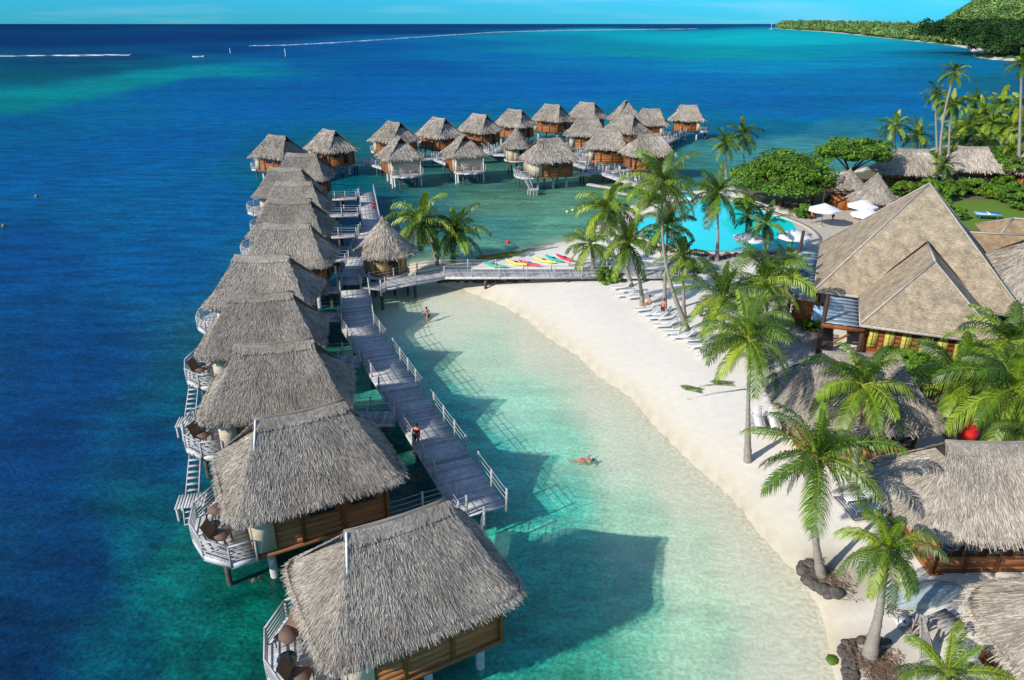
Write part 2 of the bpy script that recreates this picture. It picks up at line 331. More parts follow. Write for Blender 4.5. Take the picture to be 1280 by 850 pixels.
def sheet(name, Z, m, colors, extra=None):
    me = bpy.data.meshes.new(name); a, b = gshape
    V = np.stack([GP[:, 0], GP[:, 1], Z], 1); idx = np.arange(a*b).reshape(a, b)
    q = np.stack([idx[:-1, :-1], idx[:-1, 1:], idx[1:, 1:], idx[1:, :-1]], -1).reshape(-1, 4)
    me.vertices.add(len(V)); me.vertices.foreach_set('co', V.ravel().astype(np.float32))
    me.loops.add(q.size); me.loops.foreach_set('vertex_index', q.ravel().astype(np.int32))
    me.polygons.add(len(q)); me.polygons.foreach_set('loop_start', (np.arange(len(q))*4).astype(np.int32))
    me.update(calc_edges=True)
    ca = me.color_attributes.new('tone', 'FLOAT_COLOR', 'POINT'); cc = np.ones((len(V), 4)); cc[:, :3] = colors
    if extra is not None: cc[:, 3] = extra
    ca.data.foreach_set('color', cc.ravel().astype(np.float32))
    if extra is not None:
        at = me.attributes.new('opac', 'FLOAT', 'POINT'); at.data.foreach_set('value', extra.astype(np.float32))
    me.polygons.foreach_set('use_smooth', np.ones(len(q), bool)); me.materials.append(m)
    o = link(name, me); return struct(o)
def ground_mat():
    m = bpy.data.materials.new('sand_and_soil'); m.use_nodes = True; t = m.node_tree; N = t.nodes; L = t.links; b = N['Principled BSDF']
    b.inputs['Roughness'].default_value = .95; b.inputs['Specular IOR Level'].default_value = .1
    a = N.new('ShaderNodeAttribute'); a.attribute_name = 'tone'; tcn = N.new('ShaderNodeTexCoord')
    no = N.new('ShaderNodeTexNoise'); no.inputs['Scale'].default_value = 1.6; no.inputs['Detail'].default_value = 9; no.inputs['Roughness'].default_value = .7
    r = N.new('ShaderNodeMapRange'); r.inputs[1].default_value = .3; r.inputs[2].default_value = .7; r.inputs[3].default_value = .90; r.inputs[4].default_value = 1.02
    L.new(tcn.outputs['Object'], no.inputs[0]); L.new(no.outputs[0], r.inputs[0])
    mu = N.new('ShaderNodeMixRGB'); mu.blend_type = 'MULTIPLY'; mu.inputs[0].default_value = 1; L.new(a.outputs['Color'], mu.inputs[1]); L.new(r.outputs[0], mu.inputs[2]); L.new(mu.outputs[0], b.inputs['Base Color'])
    bn = N.new('ShaderNodeBump'); bn.inputs['Strength'].default_value = .22; bn.inputs['Distance'].default_value = .10; L.new(no.outputs[0], bn.inputs['Height']); L.new(bn.outputs[0], b.inputs['Normal'])
    return m
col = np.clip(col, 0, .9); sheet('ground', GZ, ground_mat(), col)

# sea: local water colour by depth and bottom, interpolated between survey points (srgb 0-255, opacity)
WC = [(670, 430, 200, 200, 162, .18), (760, 505, 196, 204, 168, .18), (850, 610, 192, 204, 168, .18), (560, 380, 190, 190, 150, .15), (1100, 185, 70, 138, 162, .95), (1000, 200, 86, 150, 162, .85), (20, 840, 0, 40, 80, 1), (150, 830, 0, 66, 88, 1), (250, 830, 2, 92, 96, 1), (300, 760, 4, 96, 92, .95), (100, 700, 0, 48, 96, 1), (190, 660, 0, 76, 100, 1), (215, 700, 3, 95, 100, 1), (200, 560, 0, 60, 105, 1), (60, 560, 0, 48, 102, 1), (100, 450, 0, 58, 118, 1), (20, 330, 0, 66, 130, 1), (200, 330, 0, 78, 142, 1), (260, 260, 0, 86, 152, 1), (60, 210, 0, 84, 152, 1), (200, 180, 0, 90, 165, 1), (300, 130, 0, 92, 170, 1), (500, 125, 0, 95, 178, 1), (500, 85, 0, 84, 165, 1), (400, 110, 0, 90, 170, 1),
      (700, 105, 0, 98, 182, 1), (850, 100, 4, 104, 182, 1), (950, 125, 8, 100, 178, 1), (1000, 140, 16, 100, 172, 1), (1100, 130, 16, 104, 178, 1),
      (0, 130, 6, 120, 140, 1), (60, 120, 8, 126, 148, 1), (130, 108, 10, 130, 152, 1), (200, 97, 10, 134, 158, 1), (270, 88, 10, 128, 160, 1), (340, 79, 10, 112, 165, 1), (120, 135, 0, 95, 158, 1), (260, 105, 0, 90, 165, 1), (380, 78, 0, 90, 165, 1), (30, 155, 0, 88, 150, 1), (200, 118, 0, 92, 165, 1),
      (30, 95, 14, 82, 112, 1), (100, 88, 18, 76, 112, 1), (180, 80, 14, 84, 124, 1), (250, 74, 10, 86, 138, 1), (60, 76, 10, 68, 112, 1), (150, 72, 8, 66, 118, 1), (0, 50, 0, 48, 106, 1), (150, 50, 0, 50, 112, 1), (300, 45, 0, 50, 112, 1), (280, 62, 0, 62, 128, 1), (350, 68, 0, 80, 152, 1), (600, 33, 0, 52, 120, 1), (0, 34, 0, 44, 102, 1), (400, 34, 0, 48, 112, 1), (900, 32, 0, 62, 128, 1), (500, 40, 0, 54, 122, 1), (700, 34, 0, 60, 126, 1),
      (450, 58, 0, 84, 160, 1), (560, 52, 4, 100, 170, 1), (650, 46, 8, 125, 175, 1), (750, 42, 4, 150, 188, 1), (850, 44, 4, 165, 198, 1), (930, 46, 4, 176, 204, 1), (1000, 50, 4, 172, 204, 1), (620, 68, 0, 104, 178, 1), (700, 62, 16, 128, 175, 1), (800, 66, 30, 138, 170, 1), (900, 66, 30, 146, 170, 1), (980, 68, 20, 142, 175, 1), (760, 76, 0, 115, 185, 1), (900, 84, 2, 128, 190, 1), (1000, 82, 4, 134, 192, 1), (1080, 78, 6, 130, 190, 1), (1100, 60, 6, 140, 188, 1), (1180, 66, 30, 108, 155, 1), (1050, 95, 10, 112, 182, 1), (1180, 90, 26, 108, 168, 1), (1220, 100, 45, 104, 145, 1), (1260, 110, 50, 100, 140, 1), (1140, 110, 20, 105, 175, 1),
      (1050, 160, 52, 116, 156, .95), (980, 158, 30, 104, 150, .95), (920, 165, 30, 98, 148, .95), (1000, 182, 76, 144, 166, .9), (920, 188, 76, 140, 152, .85), (1150, 170, 30, 104, 160, 1),
      (860, 215, 64, 124, 128, .8), (550, 230, 66, 114, 118, .85), (500, 215, 56, 106, 120, .85), (620, 255, 96, 138, 124, .75), (700, 250, 98, 148, 136, .7), (760, 250, 95, 138, 110, .7), (620, 280, 72, 132, 136, .75), (700, 285, 100, 164, 150, .6), (560, 280, 50, 106, 122, .85), (480, 250, 30, 86, 112, .95), (430, 270, 20, 84, 124, 1), (420, 330, 10, 80, 120, 1), (415, 400, 18, 78, 88, .95), (600, 312, 90, 150, 140, .6), (430, 225, 26, 88, 114, .95), (640, 225, 70, 114, 112, .85),
      (480, 395, 120, 150, 110, .35), (540, 400, 180, 195, 160, .22), (490, 460, 60, 170, 165, .7), (500, 520, 50, 172, 172, .75), (560, 520, 60, 180, 178, .7), (600, 450, 150, 195, 165, .35), (640, 500, 125, 200, 184, .45), (620, 580, 60, 182, 178, .72), (700, 560, 100, 190, 175, .5), (780, 560, 185, 210, 182, .22), (700, 640, 60, 178, 170, .7), (640, 690, 50, 172, 162, .75), (720, 740, 56, 174, 160, .72), (650, 800, 34, 150, 142, .8), (800, 660, 135, 195, 168, .42), (860, 700, 172, 205, 172, .3), (800, 760, 95, 178, 156, .58), (750, 840, 40, 150, 135, .75), (880, 800, 150, 198, 170, .42), (980, 830, 200, 212, 182, .18), (930, 700, 200, 212, 180, .2), (620, 750, 34, 150, 142, .8), (560, 800, 14, 105, 102, .9),
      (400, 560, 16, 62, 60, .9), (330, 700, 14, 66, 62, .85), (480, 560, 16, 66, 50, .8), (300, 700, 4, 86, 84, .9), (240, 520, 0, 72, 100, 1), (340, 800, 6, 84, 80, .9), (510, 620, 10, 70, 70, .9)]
WC = np.array(WC, float); wc = WC[:, :2]
lin = lambda c: np.where(c <= .04045, c/12.92, ((c+.055)/1.055)**2.4)
wl = lin(WC[:, 2:5]/255)
def warp(p): return np.stack([p[:, 0]/1.0, 300*np.log((p[:, 1]-22)/100)], 1)
A = warp(NPX+np.stack([smooth_noise(GP/np.maximum(GP[:, 1:2]+70, 30)*60, .5, 31), smooth_noise(GP/np.maximum(GP[:, 1:2]+70, 30)*60, .5, 33)*.25], 1)*14); A[:, 1] = np.nan_to_num(A[:, 1])
Bc = warp(wc)
wcol = np.zeros((len(A), 3)); wop = np.zeros(len(A))
for i in range(0, len(A), 20000):
    d2 = ((A[i:i+20000, None, 0]-Bc[None, :, 0])**2*.55+(A[i:i+20000, None, 1]-Bc[None, :, 1])**2*1.6)+60
    k = 1/d2**2.0; k /= k.sum(1, keepdims=True); wcol[i:i+20000] = k @ wl; wop[i:i+20000] = k @ WC[:, 5]
shore = np.clip(-GD/3.5, 0, 1); nearshore = NPX[:, 1] > 150
lag_ = (NPX[:, 0] > 430) & (NPX[:, 1] > 365); wop = np.where(lag_, wop**1.45*.93, wop); wop = np.where(nearshore, wop*(.12+.88*shore), wop)
far = np.clip((450-NPX[:, 1])/300, 0, 1)[:, None]; sub = np.array((.02, .012, .018))*far; lum = np.clip(wcol-sub, 0.0, 1)*(1.14-.14*far)*np.array((1, 1.0, .80))*(1-far*np.array((0, 0, .08)))
lum = lum*np.where(lag_, 1.22, 1.0)[:, None]*(1-np.where(lag_ | ((NPX[:, 0] > 470) & (NPX[:, 1] > 150)), 0, 1)[:, None]*np.array((.5, .02, .03)))
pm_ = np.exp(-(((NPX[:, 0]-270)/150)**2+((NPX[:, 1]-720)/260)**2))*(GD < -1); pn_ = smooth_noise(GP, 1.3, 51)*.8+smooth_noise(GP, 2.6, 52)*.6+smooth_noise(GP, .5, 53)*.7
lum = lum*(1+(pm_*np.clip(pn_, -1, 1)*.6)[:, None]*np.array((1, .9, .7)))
def sea_mat():
    m = bpy.data.materials.new('sea_water'); m.use_nodes = True; t = m.node_tree; N = t.nodes; L = t.links; N.remove(N['Principled BSDF'])
    a = N.new('ShaderNodeAttribute'); a.attribute_name = 'tone'; o = N.new('ShaderNodeAttribute'); o.attribute_name = 'opac'
    tcn = N.new('ShaderNodeTexCoord')
    def noise(sc, det, st=(1, 1, 1), ro=.6):
        mp = N.new('ShaderNodeMapping'); mp.inputs['Scale'].default_value = st; mp.inputs['Rotation'].default_value = (0, 0, math.radians(12)); L.new(tcn.outputs['Object'], mp.inputs[0])
        n = N.new('ShaderNodeTexNoise'); n.inputs['Scale'].default_value = sc; n.inputs['Detail'].default_value = det; n.inputs['Roughness'].default_value = ro; L.new(mp.outputs[0], n.inputs[0]); return n.outputs[0]
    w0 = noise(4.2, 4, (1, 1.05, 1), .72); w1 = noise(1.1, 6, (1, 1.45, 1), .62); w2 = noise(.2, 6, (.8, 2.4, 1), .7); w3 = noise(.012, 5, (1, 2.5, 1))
    ad = N.new('ShaderNodeMath'); ad.operation = 'MULTIPLY_ADD'; ad.inputs[1].default_value = 2.2; L.new(w2, ad.inputs[0]); L.new(w1, ad.inputs[2])
    bn = N.new('ShaderNodeBump'); bn.inputs['Strength'].default_value = .55; bn.inputs['Distance'].default_value = .22; L.new(ad.outputs[0], bn.inputs['Height'])
    # noise paints wave shading and the lagoon's light ripple into the water colour
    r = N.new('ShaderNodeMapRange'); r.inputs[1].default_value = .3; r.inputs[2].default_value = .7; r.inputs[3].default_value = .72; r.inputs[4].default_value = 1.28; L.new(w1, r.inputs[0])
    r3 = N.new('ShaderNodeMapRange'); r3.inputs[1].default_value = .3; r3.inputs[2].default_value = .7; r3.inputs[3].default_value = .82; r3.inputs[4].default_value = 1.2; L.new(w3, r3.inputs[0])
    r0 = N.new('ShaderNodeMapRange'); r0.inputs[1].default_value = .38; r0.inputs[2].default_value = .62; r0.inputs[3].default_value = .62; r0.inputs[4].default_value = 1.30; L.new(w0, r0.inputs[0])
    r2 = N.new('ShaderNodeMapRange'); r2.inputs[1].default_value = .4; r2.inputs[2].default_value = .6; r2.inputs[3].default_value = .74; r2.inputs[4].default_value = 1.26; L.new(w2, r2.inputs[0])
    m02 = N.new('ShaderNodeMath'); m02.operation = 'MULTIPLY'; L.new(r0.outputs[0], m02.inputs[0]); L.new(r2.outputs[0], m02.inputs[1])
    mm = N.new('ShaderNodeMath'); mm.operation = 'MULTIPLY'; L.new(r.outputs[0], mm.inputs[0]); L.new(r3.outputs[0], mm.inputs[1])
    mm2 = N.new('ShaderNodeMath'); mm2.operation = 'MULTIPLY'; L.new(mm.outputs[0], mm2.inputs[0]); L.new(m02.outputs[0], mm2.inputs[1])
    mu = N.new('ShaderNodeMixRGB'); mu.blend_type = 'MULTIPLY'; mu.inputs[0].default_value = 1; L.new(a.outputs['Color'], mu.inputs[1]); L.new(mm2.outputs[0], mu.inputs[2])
    df = N.new('ShaderNodeBsdfDiffuse'); L.new(mu.outputs[0], df.inputs[0]); L.new(bn.outputs[0], df.inputs['Normal'])
    tr = N.new('ShaderNodeBsdfTransparent')
    ti = N.new('ShaderNodeMixRGB'); ti.inputs[1].default_value = (1, 1, 1, 1); ti.inputs[2].default_value = (.42, .92, .86, 1); L.new(o.outputs['Fac'], ti.inputs[0]); rr2 = N.new('ShaderNodeMapRange'); rr2.inputs[1].default_value = .40; rr2.inputs[2].default_value = .60; rr2.inputs[3].default_value = .84; rr2.inputs[4].default_value = 1.0; L.new(w0, rr2.inputs[0]); t2 = N.new('ShaderNodeMixRGB'); t2.blend_type = 'MULTIPLY'; t2.inputs[0].default_value = 1; L.new(ti.outputs[0], t2.inputs[1]); L.new(rr2.outputs[0], t2.inputs[2]); L.new(t2.outputs[0], tr.inputs[0])  # fine noise also paints the light ripple over the sand into the tint
    m1 = N.new('ShaderNodeMixShader'); L.new(o.outputs['Fac'], m1.inputs[0]); L.new(tr.outputs[0], m1.inputs[1]); L.new(df.outputs[0], m1.inputs[2])
    gl = N.new('ShaderNodeBsdfGlossy'); gl.inputs['Roughness'].default_value = .12; L.new(bn.outputs[0], gl.inputs['Normal'])
    fr = N.new('ShaderNodeFresnel'); fr.inputs[0].default_value = 1.33; L.new(bn.outputs[0], fr.inputs['Normal'])
    fm_ = N.new('ShaderNodeMath'); fm_.operation = 'MINIMUM'; fm_.inputs[1].default_value = .07; L.new(fr.outputs[0], fm_.inputs[0])
    m2 = N.new('ShaderNodeMixShader'); L.new(fm_.outputs[0], m2.inputs[0]); L.new(m1.outputs[0], m2.inputs[1]); L.new(gl.outputs[0], m2.inputs[2])
    L.new(m2.outputs[0], N['Material Output'].inputs[0]); return m
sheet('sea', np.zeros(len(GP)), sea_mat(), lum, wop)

# surf on the outer reef
def surf(pts, wd, label_seed):
    m = MB(); r = np.random.default_rng(label_seed); P3 = [P(*q) for q in pts]; L_ = []
    for a, b in zip(P3[:-1], P3[1:]):
        n = max(4, int((b-a).length/12)); L_ += [a.lerp(b, i/n) for i in range(n)]
    G = []; amp = 0
    for i, p in enumerate(L_):
        amp = .7*amp+.3*max(0, r.normal(.75, .9)); w_ = wd*(.15+amp)*p.y/600*r.uniform(.6, 1.2); j = r.uniform(-1, 1)*4*p.y/600
        G.append([(p.x, p.y-w_+j, .02), (p.x, p.y-w_*.3+j, .5+.5*amp), (p.x, p.y+w_*.4+j, .5+.3*amp), (p.x, p.y+w_+j, .02)])
    m.grid(G); return struct(m.obj('surf', 'foam'), 'stuff')
surf([(-150, 72), (0, 70.5), (100, 69.5), (186, 69)], 11, 1)
surf([(312, 57.5), (360, 56.5), (420, 53.5), (480, 49.5), (560, 44), (620, 40.3), (700, 38), (780, 37), (870, 36)], 11, 2)
surf([(240, 71.5), (262, 71)], 3, 3)

# ------------------------------------------------------------------ thatched roofs
def strands(m, S_, n, length, width, lift, seed):
    """S_(u,v)->pos arrays ; v=0 eave, v=1 top"""
    r = np.random.default_rng(seed); u = r.uniform(0, 1, n); v = r.uniform(0, 1, n)
    p = S_(u, v); e = 1e-3; du = S_(np.clip(u+e, 0, 1), v)-S_(np.clip(u-e, 0, 1), v); dv = S_(u, np.clip(v+e, 0, 1))-S_(u, np.clip(v-e, 0, 1))
    du /= np.linalg.norm(du, axis=1, keepdims=True)+1e-9; dv /= np.linalg.norm(dv, axis=1, keepdims=True)+1e-9
    nn = np.cross(du, dv); nn /= np.linalg.norm(nn, axis=1, keepdims=True)+1e-9; nn *= np.sign(nn[:, 2:3]+1e-6)
    ln = length*r.uniform(.55, 1.3, n)[:, None]; yaw = r.normal(0, .16, n)[:, None]; wd = width*r.uniform(.5, 1.5, n)[:, None]
    down = -dv*np.cos(yaw)+du*np.sin(yaw); side = du*np.cos(yaw)+dv*np.sin(yaw)
    lf = lift*r.uniform(.2, 1.6, n)[:, None]; roll = r.normal(0, .5, n)[:, None]
    sd = side*np.cos(roll)+nn*np.sin(roll)
    a = p+nn*.004; b = p+down*ln+nn*lf
    m.quads(np.stack([a-sd*wd*.5, b-sd*wd*.4, b+sd*wd*.4, a+sd*wd*.5], 1), r.uniform(.6, 1.22, n))
def fringe(m, E, n, drop, seed):
    r = np.random.default_rng(seed); t = r.uniform(0, 1, n); p = E(t); q = E((t+.002) % 1); du = q-p; du /= np.linalg.norm(du, axis=1, keepdims=True)+1e-9
    out = np.stack([du[:, 1], -du[:, 0], np.zeros(n)], 1); k = r.uniform(0, .3, n)[:, None]
    w = .026*r.uniform(.5, 1.6, n)[:, None]; ln = (drop*r.uniform(.6, 1.5, n))[:, None]; dn = np.array([0, 0, -1.0])
    a = p-out*k+np.array([0, 0, 1.])*(.1-.0*k)+np.array([0, 0, 1.])*k*.5; b = a+dn*ln+out*(.10*r.uniform(-.6, 1.6, n)[:, None])+du*r.normal(0, .05, n)[:, None]
    m.quads(np.stack([a-du*w, b-du*w*.8, b+du*w*.8, a+du*w], 1), r.uniform(.3, 1.25, n))
def thatch_roof(hx, hy, rl, zr, ze, sup=8.0, notch=.9, q=1.0, seed=1, lean=0.0):
    m = MB(); inset = .28; H = zr-ze; g = notch*hy/H
    def bot(x, y):
        s = (np.abs(x/hx)**sup+np.abs(y/hy)**sup)**(-1/sup); return x*s, y*s
    def lump(p, seed_=3):
        return p+np.stack([0*p[:, 0], 0*p[:, 0], .035*smooth_noise(p[:, :2]+seed, 2.3, seed)+.05*smooth_noise(p[:, :2]+seed, .9, seed+5)], 1)
    def side(sg):
        def F(u, v):
            s = 2*u-1; tx = s*rl/2; bx, by = bot(s*hx, np.full_like(s, sg*hy)); x = bx*(1-v)+tx*v; y = by*(1-v)
            z = ze+H*v - .10*np.sin(PI*v)*0; z = z+.12*(1-v)**3+.10*(2*u-1)**2*v
            return lump(np.stack([x, y, z], 1))
        return F
    def end(sg):
        def F(u, v):
            s = 2*u-1; ty = s*g; bx, by = bot(np.full_like(s, sg*hx), s*hy); x = bx*(1-v)+sg*(rl/2-.02)*v; y = by*(1-v)+ty*v
            z = ze+(H-notch)*v+.12*(1-v)**3; return lump(np.stack([x, y, z], 1))
        return F
    for F in (side(1), side(-1), end(1), end(-1)):
        U, V = np.meshgrid(np.linspace(0, 1, 17), np.linspace(0, 1, 11)); m.grid(F(U.ravel(), V.ravel()).reshape(11, 17, 3), .62)
    A2 = 2*(hx+rl/2)*.5*math.hypot(hy, H); B2 = hy*math.hypot(hx-rl/2, H)
    for i, F in enumerate((side(1), side(-1), end(1), end(-1))):
        n = int((A2 if i < 2 else B2)*90*q); strands(m, F, n, .60/max(q, .15)**.28, .046/q**.55, .05 if q > 1 else .07, seed*10+i)
    def E(t):
        a = t*4; k = np.floor(a).astype(int) % 4; f = a-np.floor(a); s = 2*f-1
        x = np.select([k == 0, k == 1, k == 2, k == 3], [s*hx, hx+0*s, -s*hx, -hx+0*s]); y = np.select([k == 0, k == 1, k == 2, k == 3], [-hy+0*s, s*hy, hy+0*s, -s*hy])
        x, y = bot(x, y); return np.stack([x, y, np.full_like(x, ze+.1)], 1)
    fringe(m, E, int(2200*max(q, .8)*(hx+hy)/8), .36, seed+77)
    t = np.linspace(0, 1, 65)[:-1]; e0 = E(t); lip = e0*(1, 1, 1)+(0, 0, 0); lo = e0*np.array((.985, .985, 1))-(0, 0, .26); inn = e0*np.array((.72, .72, 1))+(0, 0, .35)
    m.grid(np.stack([lip, lo]), .5, closed=True)
    # ridge roll
    rr = [(x, 0, zr+.10*(x/(rl/2))**2+.02+.02*math.sin(x*9+seed)) for x in np.linspace(-rl/2-.12, rl/2+.12, 9)]
    m.tube(rr, .09, 7, .6)
    def RS(u, v):
        x = (2*u-1)*(rl/2+.1); return np.stack([x, .22*np.sin((v-.5)*1.6), zr+.03+.10*np.cos((v-.5)*3)+.10*(x/(rl/2))**2], 1)
    g_r = np.random.default_rng(seed+5); nn_r = int(rl*220*min(q, 1.5)); uu = g_r.uniform(0, 1, nn_r); sd_ = g_r.choice([-1, 1], nn_r); x = (2*uu-1)*(rl/2+.1); z0_ = zr+.10+.1*(x/(rl/2))**2
    a_ = np.stack([x, -sd_*.05, z0_], 1); b_ = np.stack([x+g_r.normal(0, .12, nn_r), sd_*g_r.uniform(.15, .6, nn_r), 0*z0_], 1); b_[:, 2] = z0_-np.abs(b_[:, 1])*.86+.0; w_ = np.array([.03, 0, 0]); m.quads(np.stack([a_-w_, b_-w_, b_+w_, a_+w_], 1), g_r.uniform(.45, .95, nn_r))
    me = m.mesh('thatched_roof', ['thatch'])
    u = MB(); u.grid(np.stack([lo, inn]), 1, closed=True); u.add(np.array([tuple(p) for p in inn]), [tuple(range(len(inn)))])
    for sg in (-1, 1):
        x = sg*(rl/2-.06); u.add([(x, -g*.97, zr-notch), (x, g*.97, zr-notch), (x, 0, zr-.03)], [(0, 1, 2)])  # near-black triangles painted in for the shade inside the gable notches
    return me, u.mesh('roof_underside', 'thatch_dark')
def cone_roof(R, za, ze, seed=1, q=1.0, pw=1.25):
    m = MB(); H = za-ze
    def F(u, v):
        a = u*2*PI; r = R*(1-v)*(1+.0*v)+.05; z = ze+H*(v**pw*.75+.25*v); return np.stack([r*np.cos(a), r*np.sin(a), z+.04*np.sin(9*a+seed)*(1-v)], 1)
    U, V = np.meshgrid(np.linspace(0, 1, 33), np.linspace(0, 1, 12)); m.grid(F(U.ravel(), V.ravel()).reshape(12, 33, 3), .62)
    n = int(PI*R*math.hypot(R, H)*70*q)
    Fs = lambda u, v: F(u, 1-np.sqrt(1-v*.999))
    strands(m, Fs, n, .5, .05/math.sqrt(q), .08, seed)
    E = lambda t: np.stack([R*1.0*np.cos(t*2*PI), R*np.sin(t*2*PI), np.full_like(t, ze+.05)], 1)
    fringe(m, E, int(900*q), .35, seed+9); t = np.linspace(0, 1, 33)[:-1]; e0 = E(t); lo = e0-(0, 0, .22); m.grid(np.stack([e0, lo]), .5, closed=True)
    m.tube([(0, 0, za-.35), (0, 0, za+.15)], [.16, .03], 7, .9)
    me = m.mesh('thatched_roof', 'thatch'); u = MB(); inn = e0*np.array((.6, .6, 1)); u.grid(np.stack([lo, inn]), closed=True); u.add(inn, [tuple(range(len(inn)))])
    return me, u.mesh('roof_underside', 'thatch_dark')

ZR, ZE, ZF = 8.0, 4.75, 2.25
RL, HX, HY = 4.2, 4.3, 3.5
NEAR = [thatch_roof(HX, HY, RL, ZR, ZE, seed=s, q=4.6) for s in (1, 2)]
MID = [thatch_roof(HX, HY, RL, ZR, ZE, seed=s, q=2.0) for s in (3, 4)]
FAR = [thatch_roof(HX, HY, RL*.95, ZR, ZE, seed=s, q=.5) for s in (5, 6)]
END = thatch_roof(3.9, 3.5, 2.2, ZR, ZE, seed=8, q=.5)
PYR = thatch_roof(3.7, 3.7, .8, 9.0, ZE, seed=9, q=.5, notch=.5)

# walls, windows, deck parts as shared meshes
def wall_mesh(wx=3.3, wy=2.75, z0=ZF, z1=5.2, m='wood', planks=9):
    b = MB(); h = (z1-z0)/planks
    for k in range(planks):
        v = random.uniform(.75, 1.15); o = .012 if k % 2 else 0
        b.box(0, 0, z0+h*(k+.5), 2*wx+o, 2*wy+o, h-.012, var=v)
    b.box(0, 0, (z0+z1)/2, 2*wx-.06, 2*wy-.06, z1-z0-.02, var=.5)
    b.box(0, 0, z0-.12, 2*wx+.2, 2*wy+.2, .2, var=.6)
    return b.mesh('wall', m)
WALL = wall_mesh()
def posts_mesh():
    b = MB()
    for x in (-3.3, -1.05, 1.05, 3.3):
        for y in (-2.75, 2.75): b.box(x, y+.0, (ZF+5.1)/2, .18, .18, 5.1-ZF)
    for z in (ZF-.1, 4.98):
        b.box(0, -2.76, z, 6.75, .15, .14); b.box(0, 2.76, z, 6.75, .15, .14); b.box(3.31, 0, z, .15, 5.6, .13); b.box(-3.31, 0, z, .15, 5.6, .13)
    return b.mesh('wall_frame', 'frame')
WFR = posts_mesh()
def winmesh(w, h, m='glass'):
    b = MB(); b.box(0, 0, 0, w, .05, h); return b.mesh('window_pane', m)
def winframe(w, h):
    b = MB()
    for x in (-w/2, 0, w/2): b.box(x, 0, 0, .07, .09, h+.07)
    for z in (-h/2, h/2): b.box(0, 0, z, w-.07, .085, .07)
    return b.mesh('window', 'frame')
WP = winmesh(1.3, .9); WF = winframe(1.3, .9); DOOR = MB().box(0, 0, 0, .95, .07, 2.1).box(.38, -.05, 0, .05, .05, .2).mesh('door', 'dwood')
CREAM = MB().box(-3.36, 0, 3.7, .1, 5.4, 2.6).box(-2.85, -2.82, 3.6, 1.0, .1, 2.4).box(-2.85, 2.82, 3.6, 1.0, .1, 2.4).mesh('cream_panel', 'cream')
PILE = MB().tube([(0, 0, -6), (0, 0, ZF-.2)], .2, 10).mesh('pile', 'pile')
DPILE = MB().tube([(0, 0, -6), (0, 0, ZF-.2)], .14, 8).mesh('pile', 'dpile')
BEAMS = MB().beam((-5, -1.8, ZF-.32), (3.2, -1.8, ZF-.32), .18, .22).beam((-5, 1.8, ZF-.32), (3.2, 1.8, ZF-.32), .18, .22).mesh('floor_beam', 'dpile')
# deck outline: half hexagon on the ocean end
DK = [(-3.3, -2.85), (-4.5, -2.8), (-5.6, -1.6), (-5.95, 0), (-5.6, 1.6), (-4.5, 2.8), (-3.3, 2.85)]
def deck_mesh():
    b = MB(); ys = np.arange(-2.8, 2.7, .16)
    def xmin(y):
        y = abs(y); pts = [(0, -5.95), (1.6, -5.6), (2.8, -4.5), (3.2, -4.4)]
        for (a, xa), (c, xc) in zip(pts[:-1], pts[1:]):
            if a <= y <= c: return xa+(xc-xa)*(y-a)/(c-a)
        return -3.4
    for y in ys:
        x0 = xmin(y+.07); b.box((x0-3.25)/2, y+.08, ZF+.02, -3.25-x0, .145, .05, var=random.uniform(.7, 1.2))
    for p, q in zip(DK[:-1], DK[1:]): b.beam((*p, ZF-.14), (*q, ZF-.14), .08, .3, var=1.2)
    return b.mesh('terrace_deck', 'deck')
DECK = deck_mesh()
def rail_mesh(lod=0):
    b = MB(); z0, z1 = ZF, ZF+1.0
    for p, q in zip(DK[:-1], DK[1:]):
        for z, w in ((z1, .09), (z0+.75, .045), (z0+.55, .045), (z0+.35, .045), (z0+.16, .045)): b.beam((*p, z), (*q, z), w, w*.8 if z < z1 else .06)
    for p in DK: b.box(*p, ZF+.4, .1, .1, 1.2)
    return b.mesh('terrace_railing', 'rail')
RAIL = rail_mesh()
SCREEN = MB().box(-3.9, -2.84, ZF+.38, 1.1, .04, .8, var=1).mesh('privacy_screen', 'cream')
def ladder_mesh(): # steps to a small landing and down into the water (towards -y)
    b = MB()
    b.beam((-5.3, -2.2, ZF), (-5.3, -4.6, .95), .07, .14); b.beam((-4.6, -2.75, ZF), (-4.6, -4.6, .95), .07, .14)
    for k in range(6):
        t = (k+.5)/6; b.box(-4.95, -2.7-1.85*t, ZF-(ZF-.95)*t, .68, .2, .05, var=1.2)
    return b.mesh('stair', 'rail')
def landing_mesh():
    b = MB()
    for k in range(10): b.box(-5.6+.16*k, -5.3, .92, .145, 1.4, .05, var=random.uniform(.8, 1.2))
    for x in (-5.6, -4.2): b.tube([(x, -4.8, -4), (x, -4.8, .9)], .08, 6); b.tube([(x, -5.8, -4), (x, -5.8, .9)], .08, 6)
    return b.mesh('landing', 'deck')
def swim_mesh():
    b = MB(); b.beam((-5.2, -6.0, .95), (-5.2, -6.5, -.6), .06, .1); b.beam((-4.65, -6.0, .95), (-4.65, -6.5, -.6), .06, .1)
    for k in range(4): b.box(-4.92, -6.05-.12*k, .7-.33*k, .55, .12, .05)
    return b.mesh('swim_ladder', 'rail')
STAIR, LAND, SWIM = ladder_mesh(), landing_mesh(), swim_mesh()
HIPPOLE = MB().tube([(-RL/2-.05, -.1, ZR+.16), (-RL/2-.45, -1.1, ZR-1.05)], .05, 6).mesh('hip_pole', 'white')

